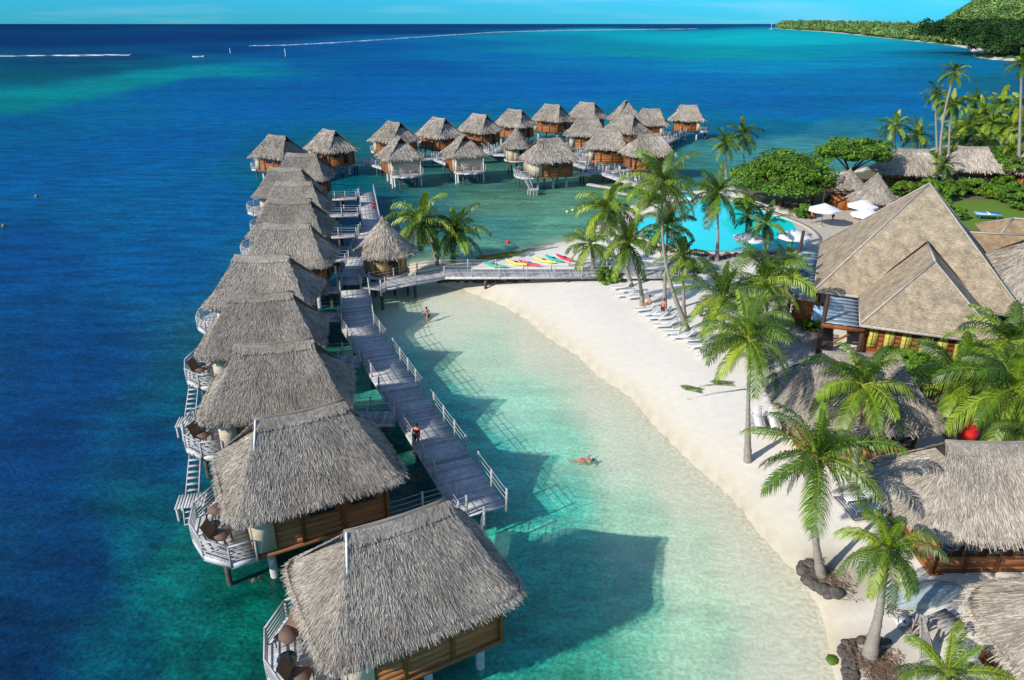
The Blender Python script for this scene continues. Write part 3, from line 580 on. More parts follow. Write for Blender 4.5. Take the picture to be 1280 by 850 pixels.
def bungalow(loc, rot, label, roof, group, deck=True, ladder=0, pole=False, piles='pile', walls=WALL, sc=(1, 1, 1), porch=False, screen=True, zoff=0):
    t = thing('overwater_bungalow', label, 'bungalow', (loc[0], loc[1], zoff), rot, group); t.scale = (random.uniform(.97, 1.03), random.uniform(.96, 1.03), random.uniform(.97, 1.02))
    r = link('thatched_roof', roof[0], t); link('roof_underside', roof[1], r)
    if pole: link('hip_pole', HIPPOLE, r)
    w = link('wall', walls, t); link('wall_frame', WFR, w); link('cream_panel', CREAM, w)
    for (x, y, rz) in ((-.0, -2.8, 0), (2.1, -2.8, 0), (0, 2.8, 0), (3.35, -1.1, PI/2)):
        f = link('window', WF, t); f.location = (x, y, 4.1); f.rotation_euler = (0, 0, rz); pn = link('window_pane', WP, f)
    d = link('door', DOOR, t); d.location = (3.35, .9, ZF+1.15); d.rotation_euler = (0, 0, PI/2)
    link('floor_beam', BEAMS, t)
    for x in (-2.6, .2, 2.7):
        for y in (-1.9, 1.9):
            p = link('pile', PILE if (piles == 'pile') else DPILE, t); p.location = (x, y, 0)
    if deck:
        for (x, y) in ((-4.7, -1.5), (-4.7, 1.5)):
            p = link('pile', DPILE, t); p.location = (x, y, 0)
        dk = link('terrace_deck', DECK, t); link('terrace_railing', RAIL, t)
        if ladder:
            s = (1, ladder, 1)
            for nm, me in (('stair', STAIR), ('landing', LAND), ('swim_ladder', SWIM)): o = link(nm, me, t); o.scale = s
    if porch:
        for y in (-2.6, 2.6): b_ = MB().tube([(-3.6, y, -4), (-3.6, y, 5)], .11, 8); b_.obj('porch_post', 'white', t)
    return t
GL = 'thatched bungalows of the long left row over the water'
GF = 'thatched bungalows of the far ring over the water'
def ctr(a, b, c, d, z=ZR): A_ = P(a, b, z); B_ = P(c, d, z); return (A_+B_)/2
rowdef = [  # ridge px, rot, label
 ((432, 661, 556, 623), 29, 'largest thatched bungalow, nearest the camera, with a white pole on its left roof hip', NEAR[0], 0, True),
 ((322, 526, 426, 504), 27, 'thatched bungalow just behind the nearest one, its terrace reaching left with a side platform', NEAR[1], 0, True),
 ((297, 433, 387, 428), 12, 'third bungalow of the left row, whose terrace steps lead to a low landing', NEAR[0], 1, False),
 ((286, 370, 363, 365), 10, 'fourth bungalow of the left row, with a curved pale terrace at its left', NEAR[1], 1, False),
 ((294, 320, 360, 320), 2, 'fifth bungalow of the left row, directly across the gap from the round hut', MID[0], 0, False),
 ((331, 282, 385, 281), 3, 'sixth bungalow of the left row, half hidden behind the fifth roof', MID[1], 1, False),
 ((338, 250.6, 387, 250.6), 1, 'seventh bungalow of the left row, only its roof and one wooden corner showing', MID[0], 1, False),
 ((346, 229, 388, 228), 4, 'eighth bungalow of the left row, roof peeping over the seventh', MID[1], 1, False),
 ((337, 209, 376, 208.6), 3, 'ninth bungalow of the left row, shifted slightly left of the one behind', MID[0], 0, False),
 ((359, 193, 395, 193), 0, 'tenth bungalow of the left row, last before the two turned ones', MID[1], 0, False),
 ((337, 168.6, 355.5, 170), -28, 'thatched bungalow at the far left corner with its terrace low over the open sea', FAR[0], 0, False),
 ((401, 160.5, 422, 165), -45, 'thatched bungalow standing alone at the left start of the long footbridge', FAR[1], 0, False)]
HUT = []
for i, (q, rot, lab, roof, lad, pole) in enumerate(rowdef):
    c = ctr(*q); HUT.append((c, math.radians(rot)))
    bungalow(c, math.radians(rot), lab, roof, GL, ladder=lad, pole=pole)
fardef = [
 ((483, 152, 502, 155), -46, 'first bungalow of the far outer row, behind the leftmost porch hut', FAR[0], {}),
 ((494, 170, 504, 172), 112, 'leftmost porch hut of the inner ring, facing the lagoon with railed porch and low landing', END, dict(porch=True)),
 ((540.5, 147.5, 557, 150), -46, 'second bungalow of the far outer row, between the two porch huts', FAR[1], {}),
 ((577, 167, 582.5, 168.5), 108, 'second porch hut of the inner ring, its landing jutting out to the right', END, dict(porch=True)),
 ((590, 142, 609, 144.5), -42, 'third bungalow of the far outer row, left behind the small round hut', FAR[0], {}),
 ((633, 136, 654.5, 138), -38, 'fourth bungalow of the far outer row, above the small round hut', FAR[1], {}),
 ((680, 131, 700.6, 132.5), -34, 'fifth bungalow of the far outer row, with a broad orange timber wall', FAR[0], {}),
 ((724, 128, 744, 129), -35, 'sixth bungalow of the far outer row, mostly hidden by the roof before it', FAR[1], {}),
 ((672, 174, 699, 174.5), 22, 'wide bungalow before the ring with railed terrace and white swim steps at its left', FAR[0], dict(ladder=1)),
 ((724, 147, 744, 147.5), -6, 'bungalow of the inner ring beside the pale terrace roof, left of the steep pyramid roof', FAR[1], {}),
 ((780, 125, 786, 125), -80, 'hut with the steepest pyramid roof, highest against the blue lagoon', PYR, dict(deck=False)),
 ((774, 142, 792.5, 144), -46, 'bungalow directly before the steep pyramid roof', FAR[0], {}),
 ((802, 135.5, 825.5, 136), 170, 'bungalow with a white terrace box at its right, second from the right end', FAR[1], {}),
 ((852.5, 130.6, 869, 131), 168, 'rightmost bungalow standing apart with a small jetty on its right', FAR[0], {}),
 ((749, 159.5, 771, 160), -8, 'bungalow with a bamboo coloured wall beside the footbridge where a person in red walks', FAR[1], {}),
 ((795, 167, 827, 166), 193, 'bungalow nearest the beach end of the footbridge, palm fronds crossing its wall', FAR[0], {})]
FH = []
for i, (q, rot, lab, roof, kw) in enumerate(fardef):
    c = ctr(*q, z=9.0 if roof is PYR else ZR); FH.append((c, math.radians(rot)))
    bungalow(c, math.radians(rot), lab, roof, GF, screen=False, **kw)

# round huts
def round_hut(loc, R, za, ze, z0, label, wr, seed, piled=True, mat_='bamboo', name='round_hut'):
    t = thing(name, label, 'round hut', (loc[0], loc[1], 0)); rf = cone_roof(R, za, ze, seed); r = link('thatched_roof', rf[0], t); link('roof_underside', rf[1], r)
    b = MB(); n = 10
    for k in range(n):
        a0 = 2*PI*k/n; a1 = 2*PI*(k+1)/n; am = (a0+a1)/2; ch = 2*wr*math.sin(PI/n)
        b.box(wr*math.cos(PI/n)*math.cos(am), wr*math.cos(PI/n)*math.sin(am), (z0+ze)/2+.1, ch, .08, ze-z0+.4, rz=am+PI/2, var=random.uniform(.85, 1.1))
    w = b.obj('wall', mat_, t); f = MB()
    for k in range(n): a0 = 2*PI*k/n; f.box(wr*1.01*math.cos(a0), wr*1.01*math.sin(a0), (z0+ze)/2+.1, .1, .1, ze-z0+.4, rz=a0)
    f.tube([(0, 0, z0+.02), (0, 0, z0+.12)], wr*1.04, 20)
    f.obj('wall_frame', 'frame', w)
    d = MB().box(0, 0, 0, 1.0, .1, 1.9); am = -PI/2+.55; o = d.obj('door', 'dwood', t); o.location = (wr*1.0*math.cos(am), wr*1.0*math.sin(am), z0+1.0); o.rotation_euler = (0, 0, am+PI/2)
    m = MB(); m.tube([(0, 0, z0-.25), (0, 0, z0)], wr+.35, 16); m.obj('floor_platform', 'deck', t)
    if piled:
        for k in range(5): a0 = 2*PI*k/5+.3; p = link('pile', DPILE, t); p.location = (wr*.8*math.cos(a0), wr*.8*math.sin(a0), -.6)
    return t
round_hut((-13.35, 72.9), 3.05, 7.75, 4.3, 1.95, 'round bamboo walled hut with a tall conical thatch where the walkways meet', 2.15, 21)
q = PY(645.5, 159, 139.5)
round_hut((q.x, q.y), 2.9, q.z, 4.8, 2.25, 'small round cream walled hut with pointed thatch in the middle of the far ring', 2.0, 22, mat_='cream')

# ------------------------------------------------------------------ walkways
def offset(path, d):
    out = []
    for i, p in enumerate(path):
        a = (path[i]-path[i-1]).normalized() if i else (path[1]-path[0]).normalized()
        b = (path[i+1]-path[i]).normalized() if i < len(path)-1 else a
        t = (a+b).normalized(); n = Vector((-t.y, t.x, 0)); out.append(p+n*d/max(.5, t.dot(a)))
    return out
def walkway(name, label, path, width, rails=(1, 1), step=2.0, pstep=5.0, group=None, z=1.8, rmat='rail', plank=.17, postmesh=True, cat='walkway', nrope=3, skip=()):
    path = [Vector((p[0], p[1], z)) for p in path]
    base = path[0].copy(); base.z = 0; t = thing(name, label, cat, base, 0, group); pl = MB(); fa = MB()
    Ls = offset(path, width/2); Rs = offset(path, -width/2)
    for i in range(len(path)-1):
        n = max(1, int((path[i+1]-path[i]).length/plank))
        for k in range(n):
            a, b = k/n, (k+.9)/n
            l0, l1, r0, r1 = Ls[i].lerp(Ls[i+1], a), Ls[i].lerp(Ls[i+1], b), Rs[i].lerp(Rs[i+1], a), Rs[i].lerp(Rs[i+1], b); dz = Vector((0, 0, random.uniform(-.006, .006)))
            V = [tuple(p+dz-base) for p in (l0, l1, r1, r0)]+[tuple(p+dz-base-Vector((0, 0, .06))) for p in (l0, l1, r1, r0)]
            pl.add(V, [(3, 2, 1, 0), (0, 1, 5, 4), (1, 2, 6, 5), (2, 3, 7, 6), (3, 0, 4, 7)], random.uniform(.68, 1.18)*(1 if random.random() > .06 else .7))
        for E_ in (Ls, Rs): fa.beam(E_[i]-base-Vector((0, 0, .2)), E_[i+1]-base-Vector((0, 0, .2)), .1, .24, 1.15)
    pl.obj('deck', 'deck', t); fa.obj('fascia_beam', 'deck', t)
    pm = MB().box(0, 0, .38, .11, .11, 1.5).mesh('post', rmat)
    for sgn, E_ in ((0, Ls), (1, Rs)):
        if not rails[sgn]: continue
        rp_ = MB(); cnt = 0
        for i in range(len(path)-1):
            Ld = (E_[i+1]-E_[i]).length; n = max(1, round(Ld/step)); prev = None
            for k in range(n+1):
                p = E_[i].lerp(E_[i+1], k/n)
                if k < n or i == len(path)-2:
                    po = link('post', pm, t); po.location = p-base+Vector((random.uniform(-.02, .02), random.uniform(-.02, .02), 0)); po.rotation_euler = (random.uniform(-.02, .02), random.uniform(-.02, .02), math.atan2((E_[i+1]-E_[i]).y, (E_[i+1]-E_[i]).x))
                if prev is not None:
                    for hgt in (1.05, .72, .4)[:nrope]:
                        a = prev-base+Vector((0, 0, hgt)); b = p-base+Vector((0, 0, hgt)); mid = (a+b)/2-Vector((0, 0, .03)); rp_.tube([a, mid, b], .018, 5, cap=False)
                prev = p
        rp_.obj('railing', rmat, t)
    tot = 0
    for i in range(len(path)-1):
        Ld = (path[i+1]-path[i]).length; n = max(1, int(Ld/pstep))
        for k in range(n):
            for E_ in (Ls, Rs):
                p = E_[i].lerp(E_[i+1], (k+.5)/n).lerp(path[i].lerp(path[i+1], (k+.5)/n), .25)
                o = link('pile', DP2, t); o.location = p-base-Vector((0, 0, z))
    return t
DP2 = MB().tube([(0, 0, -5), (0, 0, 1.55)], .16, 8).mesh('pile', 'dpile')
WZ = 1.8
wp = [P(604, 640, WZ), P(448, 408, WZ), P(443.5, 362, WZ)]
walkway('main_walkway', 'long grey plank walkway beside the lagoon, running between the near bungalows and the swimmers', wp, 2.75, step=2.1)
p0 = P(458, 240, WZ); junction = wp[2]
wp2 = [junction+Vector((-1.0, 1.55, 0)), P(465, 283, WZ), p0]
walkway('main_walkway', 'grey plank walkway behind the round hut with a red figure on it', wp2, 2.3, step=2.2)
br = [junction+Vector((1.6, .2, 0)), P(472, 356.5, WZ), P(553, 341, WZ), P(760, 340.5, WZ), P(845, 340.5, WZ)]
walkway('footbridge', 'straight railed footbridge crossing from the round hut to the palms behind the beach', br, 2.3, step=2.9, pstep=6, cat='footbridge', nrope=3)
fw = [P(408, 208, WZ), P(478, 199.5, WZ), Vector((-15, 143.3, 0)), Vector((-4, 149, 0)), Vector((6, 146.5, 0)), P(722, 204.5, WZ), P(802, 231, WZ), Vector((24.5, 112.5, 0))]
walkway('footbridge', 'long footbridge winding through the far ring of bungalows to the rocky shore', fw, 2.2, step=2.5, pstep=6, cat='footbridge', nrope=2)
GC = 'short plank connectors to the bungalow doors'
def xway(y):   # x of main walkways left edge at world y
    pts = [(p.y, p.x) for p in wp]+[(p.y, p.x) for p in wp2[1:]]; pts.sort(); return float(np.interp(y, [a for a, b in pts], [b for a, b in pts]))
cl = ['third', 'fourth', 'fifth', 'sixth', 'seventh', 'eighth', 'ninth', 'tenth']
for i, nm in zip(range(2, 10), cl):
    c, r = HUT[i]; y = c.y-1.2; x1 = xway(y)-1.3; x0 = c.x+3.3
    yy = {2: 44.4-.2, 3: 52.6, 4: 61.5, 5: 67.9}.get(i, y)
    if i in (2, 3, 4): yy = c.y+2.0
    walkway('connecting_walkway', f'short railed plank connector from the {nm} bungalow of the left row to the walkway', [(x0-.1, yy), (xway(yy)-1.5, yy)], 1.5, step=1.9, group=GC, z=1.78)
c, r = HUT[1]
walkway('connecting_walkway', 'short plank connector from the second nearest bungalow down to the walkway end', [(c.x+2.6, c.y-2.2), (wp[0].x-1.2, wp[0].y+.6)], 1.4, step=1.9, group=GC, z=1.78)
c, r = HUT[0]
walkway('connecting_walkway', 'plank connector hidden behind the nearest bungalow roof, ending at the walkway tip', [(c.x+2.0, c.y+3.2), (wp[0].x-.6, wp[0].y-1.0)], 1.4, step=1.9, group=GC, z=1.78)
names = ['first outer row', 'leftmost porch', 'second outer row', 'second porch', 'third outer row', 'fourth outer row', 'fifth outer row', 'sixth outer row', 'wide front', 'inner ring left', 'steep pyramid', 'inner ring centre', 'white terrace box', 'rightmost', 'bamboo walled', 'beach end']
fpts = []
for a, b in zip(fw[:-1], fw[1:]):
    for k in range(10): fpts.append(Vector((a.x, a.y, 0)).lerp(Vector((b.x, b.y, 0)), k/10))
anchors = []
for (c, r), nm in zip(FH, names):
    c2 = Vector((c.x, c.y, 0)); cand = fpts+[Vector((14, 150, 0)), Vector((24, 148, 0)), Vector((32, 160, 0))]; pt = min(cand, key=lambda q_: (q_-c2).length)
    d = (pt-c2); 
    if d.length < 4.5: continue
    walkway('connecting_walkway', f'short plank connector from the {nm} bungalow to the far footbridge', [c2+d.normalized()*3.0, pt], 1.4, rails=(1, 1), step=2.5, pstep=6, group='short plank connectors of the far ring', z=1.78, nrope=2)
walkway('footbridge', 'branch footbridge behind the far ring towards the rightmost bungalow', [(6, 146.5), (14, 149.5), (24, 147.5), (32, 160), (38, 172)], 1.8, step=3, pstep=7, cat='footbridge', nrope=2)

# ------------------------------------------------------------------ beach huts on land
def land_hut(loc, rot, label, hx, hy, rl, zr, ze, seed, z0=1.2, q=2.4, sup=3.2, wall='wood', stone=False, windows=5, name='beach_bungalow', cat='beach hut', notch=.7, wx=None, wy=None):
    t = thing(name, label, cat, (loc[0], loc[1], 0), math.radians(rot)); rf = thatch_roof(hx, hy, rl, zr, ze, sup=sup, notch=notch, q=q, seed=seed)
    r = link('thatched_roof', rf[0], t); link('roof_underside', rf[1], r); wx = wx or hx-(1.9 if sup < 3.5 else 1.4); wy = wy or hy-(1.35 if sup < 3.5 else 1.1)
    link('wall', wall_mesh(wx, wy, z0-.2, ze+.5, wall, 8), t)
    f = MB()
    for x in np.linspace(-wx, wx, 5):
        for y in (-wy, wy): f.box(x, y, (z0+ze)/2+.1, .16, .16, ze-z0+.5)
    for z in (z0, ze+.3):
        for y in (-wy, wy): f.box(0, y, z, 2*wx+.14, .13, .14)
        for x in (-wx, wx): f.box(x, 0, z, .13, 2*wy+.1, .12)
    f.obj('wall_frame', 'frame' if wall == 'wood' else 'dwood', t)
    if stone: MB().box(0, 0, z0+.4, 2*wx+.3, 2*wy+.3, 1.2).obj('stone_base', 'stone', t)
    for k in range(windows):
        x = -wx+(k+.5)*2*wx/windows
        w_ = link('window', WF if not stone else SWF, t); w_.location = (x, -wy-.06, (z0+ze)/2+.45 if stone else (z0+ze)/2); link('window_pane', WP if not stone else SWP, w_)
    return t
SWF = winframe(.8, 1.4); SWP = winmesh(.8, 1.4, 'white')
land_hut((23.9, 30.5), 0, 'large thatched beach hut at the right edge behind the wooden beach lounger', 5.0, 3.8, 4.8, 7.0, 3.9, 41)
land_hut((23.5, 20.5), 4, 'thatched roof cut by the lower right corner, beside the table with stools', 5.0, 3.9, 4.2, 7.2, 4.0, 42)
land_hut((21.6, 40.5), -3, 'thatched beach hut half hidden by two palm crowns, below the large shingle roofs', 5.0, 4.0, 4.4, 7.2, 4.0, 43)
land_hut((48.6, 60.2), -20, 'thatched hall with a stone base and white louvred windows at the right edge', 7.5, 6.0, 5, 9.3, 4.9, 44, wall='cream', stone=True, windows=8, name='thatched_hall', cat='hall', q=.8, sup=4)
land_hut((64.8, 119), -8, 'thatched hut among greenery beneath the pair of low palms at the lagoon shore', 5.6, 4.0, 4.4, 7.3, 4.0, 45, q=.4)
land_hut((76, 121.5), -10, 'thatched hut behind the trio of very tall palms', 5.0, 3.8, 4.4, 7.3, 4.0, 46, q=.4)
land_hut((86.5, 119.5), -4, 'shaded thatched hut at the far right edge under the palm thicket', 5.4, 4.0, 4.4, 7.6, 4.0, 47, q=.4)
round_hut((49.3, 97.8), 3.1, 7.5, 4.1, 1.2, 'conical thatched pavilion nearer the shingle roof, right of the pool umbrellas', 2.0, 25, piled=False, mat_='wood', name='round_pavilion')
round_hut((48.6, 104.5), 3.0, 6.9, 4.1, 1.2, 'conical thatched pavilion at the back beside the dark pergola', 2.0, 26, piled=False, mat_='wood', name='round_pavilion')

# ------------------------------------------------------------------ restaurant with two shingle pyramids
def tri_roof(m, pts, origin, udir):
    """planar polygon with metric uv"""
    P3 = [Vector(p) for p in pts]; n = (P3[1]-P3[0]).cross(P3[2]-P3[0]).normalized(); ud = (Vector(udir)-n*Vector(udir).dot(n)).normalized(); vd = n.cross(ud)
    uv = [((p-Vector(origin)).dot(ud), (p-Vector(origin)).dot(vd)) for p in P3]; m.add([tuple(p) for p in P3], [tuple(range(len(P3)))], 1, uv)
R0 = math.radians(-23); e = Vector((math.cos(R0), math.sin(R0), 0)); nn_ = Vector((-math.sin(R0), math.cos(R0), 0))
rest = thing('restaurant', 'large open restaurant with two steep beige shingle pyramid roofs and yellow shutters', 'restaurant', (37, 64, 0), R0)
h1 = 7.9; zA = 13.0; zE = 4.5
m = MB(); c4 = [(-h1, -h1, zE), (h1, -h1, zE), (h1, h1, zE), (-h1, h1, zE)]; ap = (0, 0, zA)
for i in range(4):
    a, b = c4[i], c4[(i+1) % 4]; tri_roof(m, [a, b, ap], a, Vector(b)-Vector(a))
m.obj('shingle_roof', 'shingle', rest)
rg = MB()
for cc in c4: rg.beam(Vector(cc)+Vector((0, 0, .05)), Vector(ap)+Vector((0, 0, .03)), .17, .1)
for i in range(4): rg.beam(Vector(c4[i])-Vector((0, 0, .13)), Vector(c4[(i+1) % 4])-Vector((0, 0, .13)), .14, .22)
rg.obj('ridge_cap', 'stone', rest)
u = MB(); u.box(0, 0, zE-.3, 2*h1-.5, 2*h1-.5, .1); u.obj('ceiling', 'dwood', rest)
# second roof, projecting forward
cx = 0.4; f0 = -14.9; hw = 4.7; zR = 8.7
F1 = (cx-hw, f0, zE+.02); F2 = (cx+hw, f0, zE+.02); rF = (cx, f0+4.9, zR); rB = (cx, -4.05, zR+.01)
B1 = (cx-hw, -h1+.35, zE+.02); B2 = (cx+hw, -h1+.35, zE+.02)
s2 = MB(); tri_roof(s2, [F1, F2, rF], F1, (1, 0, 0)); tri_roof(s2, [B1, F1, rF, rB], B1, (0, -1, 0)); tri_roof(s2, [F2, B2, rB, rF], F2, (0, 1, 0))
s2.obj('shingle_roof', 'shingle', rest)
g2 = MB()
for a, b in ((F1, rF), (F2, rF), (rF, rB)): g2.beam(Vector(a)+Vector((0, 0, .06)), Vector(b)+Vector((0, 0, .06)), .16, .1)
for a, b in ((F1, F2), (B1, F1), (F2, B2)): g2.beam(Vector(a)-Vector((0, 0, .14)), Vector(b)-Vector((0, 0, .14)), .12, .22)
g2.obj('ridge_cap', 'stone', rest)
fl = MB()
for a in (F1, ):
    fl.beam(Vector(B1)+Vector((.1, .0, .12)), Vector(rB)+Vector((0, -.05, .12)), .12, .08); fl.beam(Vector(B2)+Vector((-.1, 0, .12)), Vector(rB)+Vector((0, -.05, .12)), .12, .08)
fl.obj('valley_flashing', 'dwood', rest)
wl_ = MB()
for k in range(8): wl_.box(cx, f0+4.6, 1.2+.42*(k+.5), 8.2, 7.4, .40, var=random.uniform(.6, .85))
wl_.obj('wall', 'frame', rest)
w2 = MB().box(1.5, 1, 2.8, 12.0, 12.5, 3.2); w2.obj('wall', 'dwood', rest)
shf = winframe(.72, 1.7); shp = MB().box(0, 0, 0, .66, .06, 1.6)
for k in range(6): shp.box(0, -.035, -.7+.28*k, .60, .02, .05)
shp = shp.mesh('shutter', 'yellow')
for k in range(7):
    w_ = link('window', shf, rest); w_.location = (cx-3.6+1.18*k+(.12 if k > 2 else 0), f0+.86, 3.2); link('shutter', shp, w_)
for (x, y) in ((-h1+.4, -h1+.4), (-h1+.4, 0), (-h1+.4, h1-.4), (cx-hw+.3, f0+.4), (cx+hw-.3, f0+.4), (h1-.4, -h1+.4)):
    MB().tube([(x, y, 1), (x, y, zE-.1)], .2, 10).obj('column', 'dwood', rest)
rb = MB().box(-h1-.2+.0, -h1-1.2, 2.6, 2.6, .12, 2.4).obj('bar_wall', 'frame', rest)
# canopies
def loc_rest(p): d = Vector((p[0]-37, p[1]-64, 0)); return (d.dot(e), d.dot(nn_))
cn = MB(); x0, x1 = cx-hw-2.6, cx-hw-.02
for k in range(8):
    y0 = f0+.3+k*.86; cn.box((x0+x1)/2, y0+.43, 4.12+(k % 2)*.012, x1-x0, .84, .06)
cn.obj('metal_canopy', 'metalroof', rest)
cn = MB()
for k in range(14):
    y0 = -h1+.2+k*1.0; cn.box(-h1-.98, y0+.5, 4.0+(k % 2)*.012, 1.9, .97, .06)
cn.obj('metal_canopy', 'metalroof', rest)
MB().beam((x0, f0+.2, 3.9), (x1+.4, f0+.2, 3.9), .2, .3).beam((x0, f0+.2, 3.9), (x0, f0+7.3, 3.9), .2, .3).beam((x0+.2, f0+1, 1.6), (x1, f0+1, 3.6), .1, .16).obj('canopy_beam', 'frame', rest)
MB().tube([(x0-.05, f0+.3, 1), (x0-.05, f0+.5, 6.4)], [.2, .16], 8).obj('carved_post', 'dwood', rest)
MB().tube([(x0+.1, f0+7.4, 1), (x0+.1, f0+7.4, 4.1)], .16, 8).obj('column', 'dwood', rest)
MB().tube([(-h1-1.9, 5.5, 1), (-h1-1.8, 5.5, 6.3)], [.2, .15], 8).obj('carved_post', 'dwood', rest)
MB().tube([(-h1-1.9, -6.2, 1), (-h1-1.9, -6.2, 4.0)], .16, 8).obj('column', 'dwood', rest)
sc_ = MB().box(-h1+.8, -h1-1.35, 2.6, 1.3, .06, 1.9).obj('bar_screen', 'tablet', rest)
tr = MB()
q4 = [on(965, 398), on(1040, 398), on(1040, 455), on(960, 452)]
tr.add([(p.x, p.y, 1.36) for p in q4]+[(p.x, p.y, .9) for p in q4], [(3, 2, 1, 0), (0, 1, 5, 4), (1, 2, 6, 5), (2, 3, 7, 6), (3, 0, 4, 7)])
struct(tr.obj('terrace_floor', 'greypave'))

# low brown shingle roofs behind, at right
def gable(loc, rot, label, hx, hy, zr, ze, cat='building', m_='shingle_brown'):
    t = thing('service_building', label, cat, (loc[0], loc[1], 0), math.radians(rot)); m = MB()
    tri_roof(m, [(-hx, -hy, ze), (hx, -hy, ze), (hx*.55, 0, zr), (-hx*.55, 0, zr)], (-hx, -hy, ze), (1, 0, 0)); tri_roof(m, [(hx, hy, ze), (-hx, hy, ze), (-hx*.55, 0, zr), (hx*.55, 0, zr)], (hx, hy, ze), (-1, 0, 0))
    tri_roof(m, [(hx, -hy, ze), (hx, hy, ze), (hx*.55, 0, zr)], (hx, -hy, ze), (0, 1, 0)); tri_roof(m, [(-hx, hy, ze), (-hx, -hy, ze), (-hx*.55, 0, zr)], (-hx, hy, ze), (0, -1, 0))
    m.obj('shingle_roof', m_, t); MB().box(0, 0, (1+ze)/2, 2*hx-1.2, 2*hy-1.2, ze-1).obj('wall', 'stone', t)
    r_ = MB().beam((-hx*.55, 0, zr+.05), (hx*.55, 0, zr+.05), .3, .12)
    for sx in (-1, 1):
        for sy in (-1, 1): r_.beam((sx*hx*.55, 0, zr+.04), (sx*hx, sy*hy, ze+.04), .24, .1)
    r_.obj('ridge_cap', 'stone', t); return t
gable((51, 73.5), -12, 'low building with warm brown shingle roof right of the tall pyramid', 6.5, 4.6, 5.8, 3.6)
gable((59.5, 79), -20, 'second low brown shingle roof, cut by the right edge below the lawn', 5.5, 4.5, 5.8, 3.8)

# ------------------------------------------------------------------ pool
pool_px = [(862, 314), (930, 315), (1000, 310), (1018, 300), (1008, 287), (985, 276), (960, 268), (940, 258), (905, 251), (868, 252), (850, 258), (825, 268), (800, 276), (795, 288), (810, 300)]
pp = [P(x, y, 1.2) for x, y in pool_px]
def smooth_loop(pts, n=6):
    out = []; k = len(pts)
    for i in range(k):
        a, b, c, d = pts[i-1], pts[i], pts[(i+1) % k], pts[(i+2) % k]
        for j in range(n):
            t = j/n; out.append(.5*((2*b)+(c-a)*t+(2*a-5*b+4*c-d)*t*t+(3*b-a-3*c+d)*t**3))
    return out
pl = smooth_loop(pp); cen = sum(pl, Vector())/len(pl)
wm = bpy.data.materials.new('pool_water'); wm.use_nodes = True; b = wm.node_tree.nodes['Principled BSDF']; b.inputs['Base Color'].default_value = (.0, .66, .62, 1); b.inputs['Roughness'].default_value = .08
nz_ = wm.node_tree.nodes.new('ShaderNodeTexNoise'); nz_.inputs['Scale'].default_value = 3; bn_ = wm.node_tree.nodes.new('ShaderNodeBump'); bn_.inputs['Strength'].default_value = .15
rr_ = wm.node_tree.nodes.new('ShaderNodeValToRGB'); rr_.color_ramp.elements[0].color = (.0, .66, .66, 1); rr_.color_ramp.elements[1].color = (.01, .86, .82, 1)
wm.node_tree.links.new(nz_.outputs[0], rr_.inputs[0]); wm.node_tree.links.new(rr_.outputs[0], b.inputs['Base Color'])
wm.node_tree.links.new(nz_.outputs[0], bn_.inputs['Height']); wm.node_tree.links.new(bn_.outputs[0], b.inputs['Normal'])
M['pool'] = wm
def ring(pl, cen, s0, s1, z, name, mt, z2=None):
    m = MB(); G = [[tuple(cen+(p-cen)*s) for p in pl] for s in (s0, s1)]
    for r_ in G:
        for k in range(len(r_)): r_[k] = (r_[k][0], r_[k][1], z)
    low = [(x, y, .6) for x, y, _ in G[1]]; low0 = [(x, y, .9) for x, y, _ in G[0]]
    m.grid([low0, G[0], G[1], low], closed=True); return m.obj(name, mt)
pw = MB(); pw.add([(p.x, p.y, 1.33) for p in pl], [tuple(range(len(pl)))]); struct(pw.obj('pool_water', 'pool'))
struct(ring(pl, cen, 1.0, 1.07, 1.42, 'pool_coping', 'paving')); struct(ring(pl, cen, 1.065, 1.2, 1.30, 'pool_deck', 'paving'))
dm = MB(); dq = [on(x, y) for x, y in ((985, 272), (1075, 262), (1100, 262), (1040, 298), (1010, 318), (1005, 300))]
dm.add([(p.x, p.y, 1.34) for p in dq], [tuple(range(6))[::-1]]); struct(dm.obj('pool_terrace', 'paving'))
jc = P(853, 246, 1.4); jm = MB(); jm.tube([(jc.x, jc.y, .9), (jc.x, jc.y, 1.65)], 2.6, 20); jt = jm.obj('hot_tub', 'white'); tag(jt, 'round white hot tub set at the back left of the pool', 'hot tub')
MB().tube([(jc.x, jc.y, 1.6), (jc.x, jc.y, 1.68)], 1.7, 20).obj('tub_water', 'pool', jt)

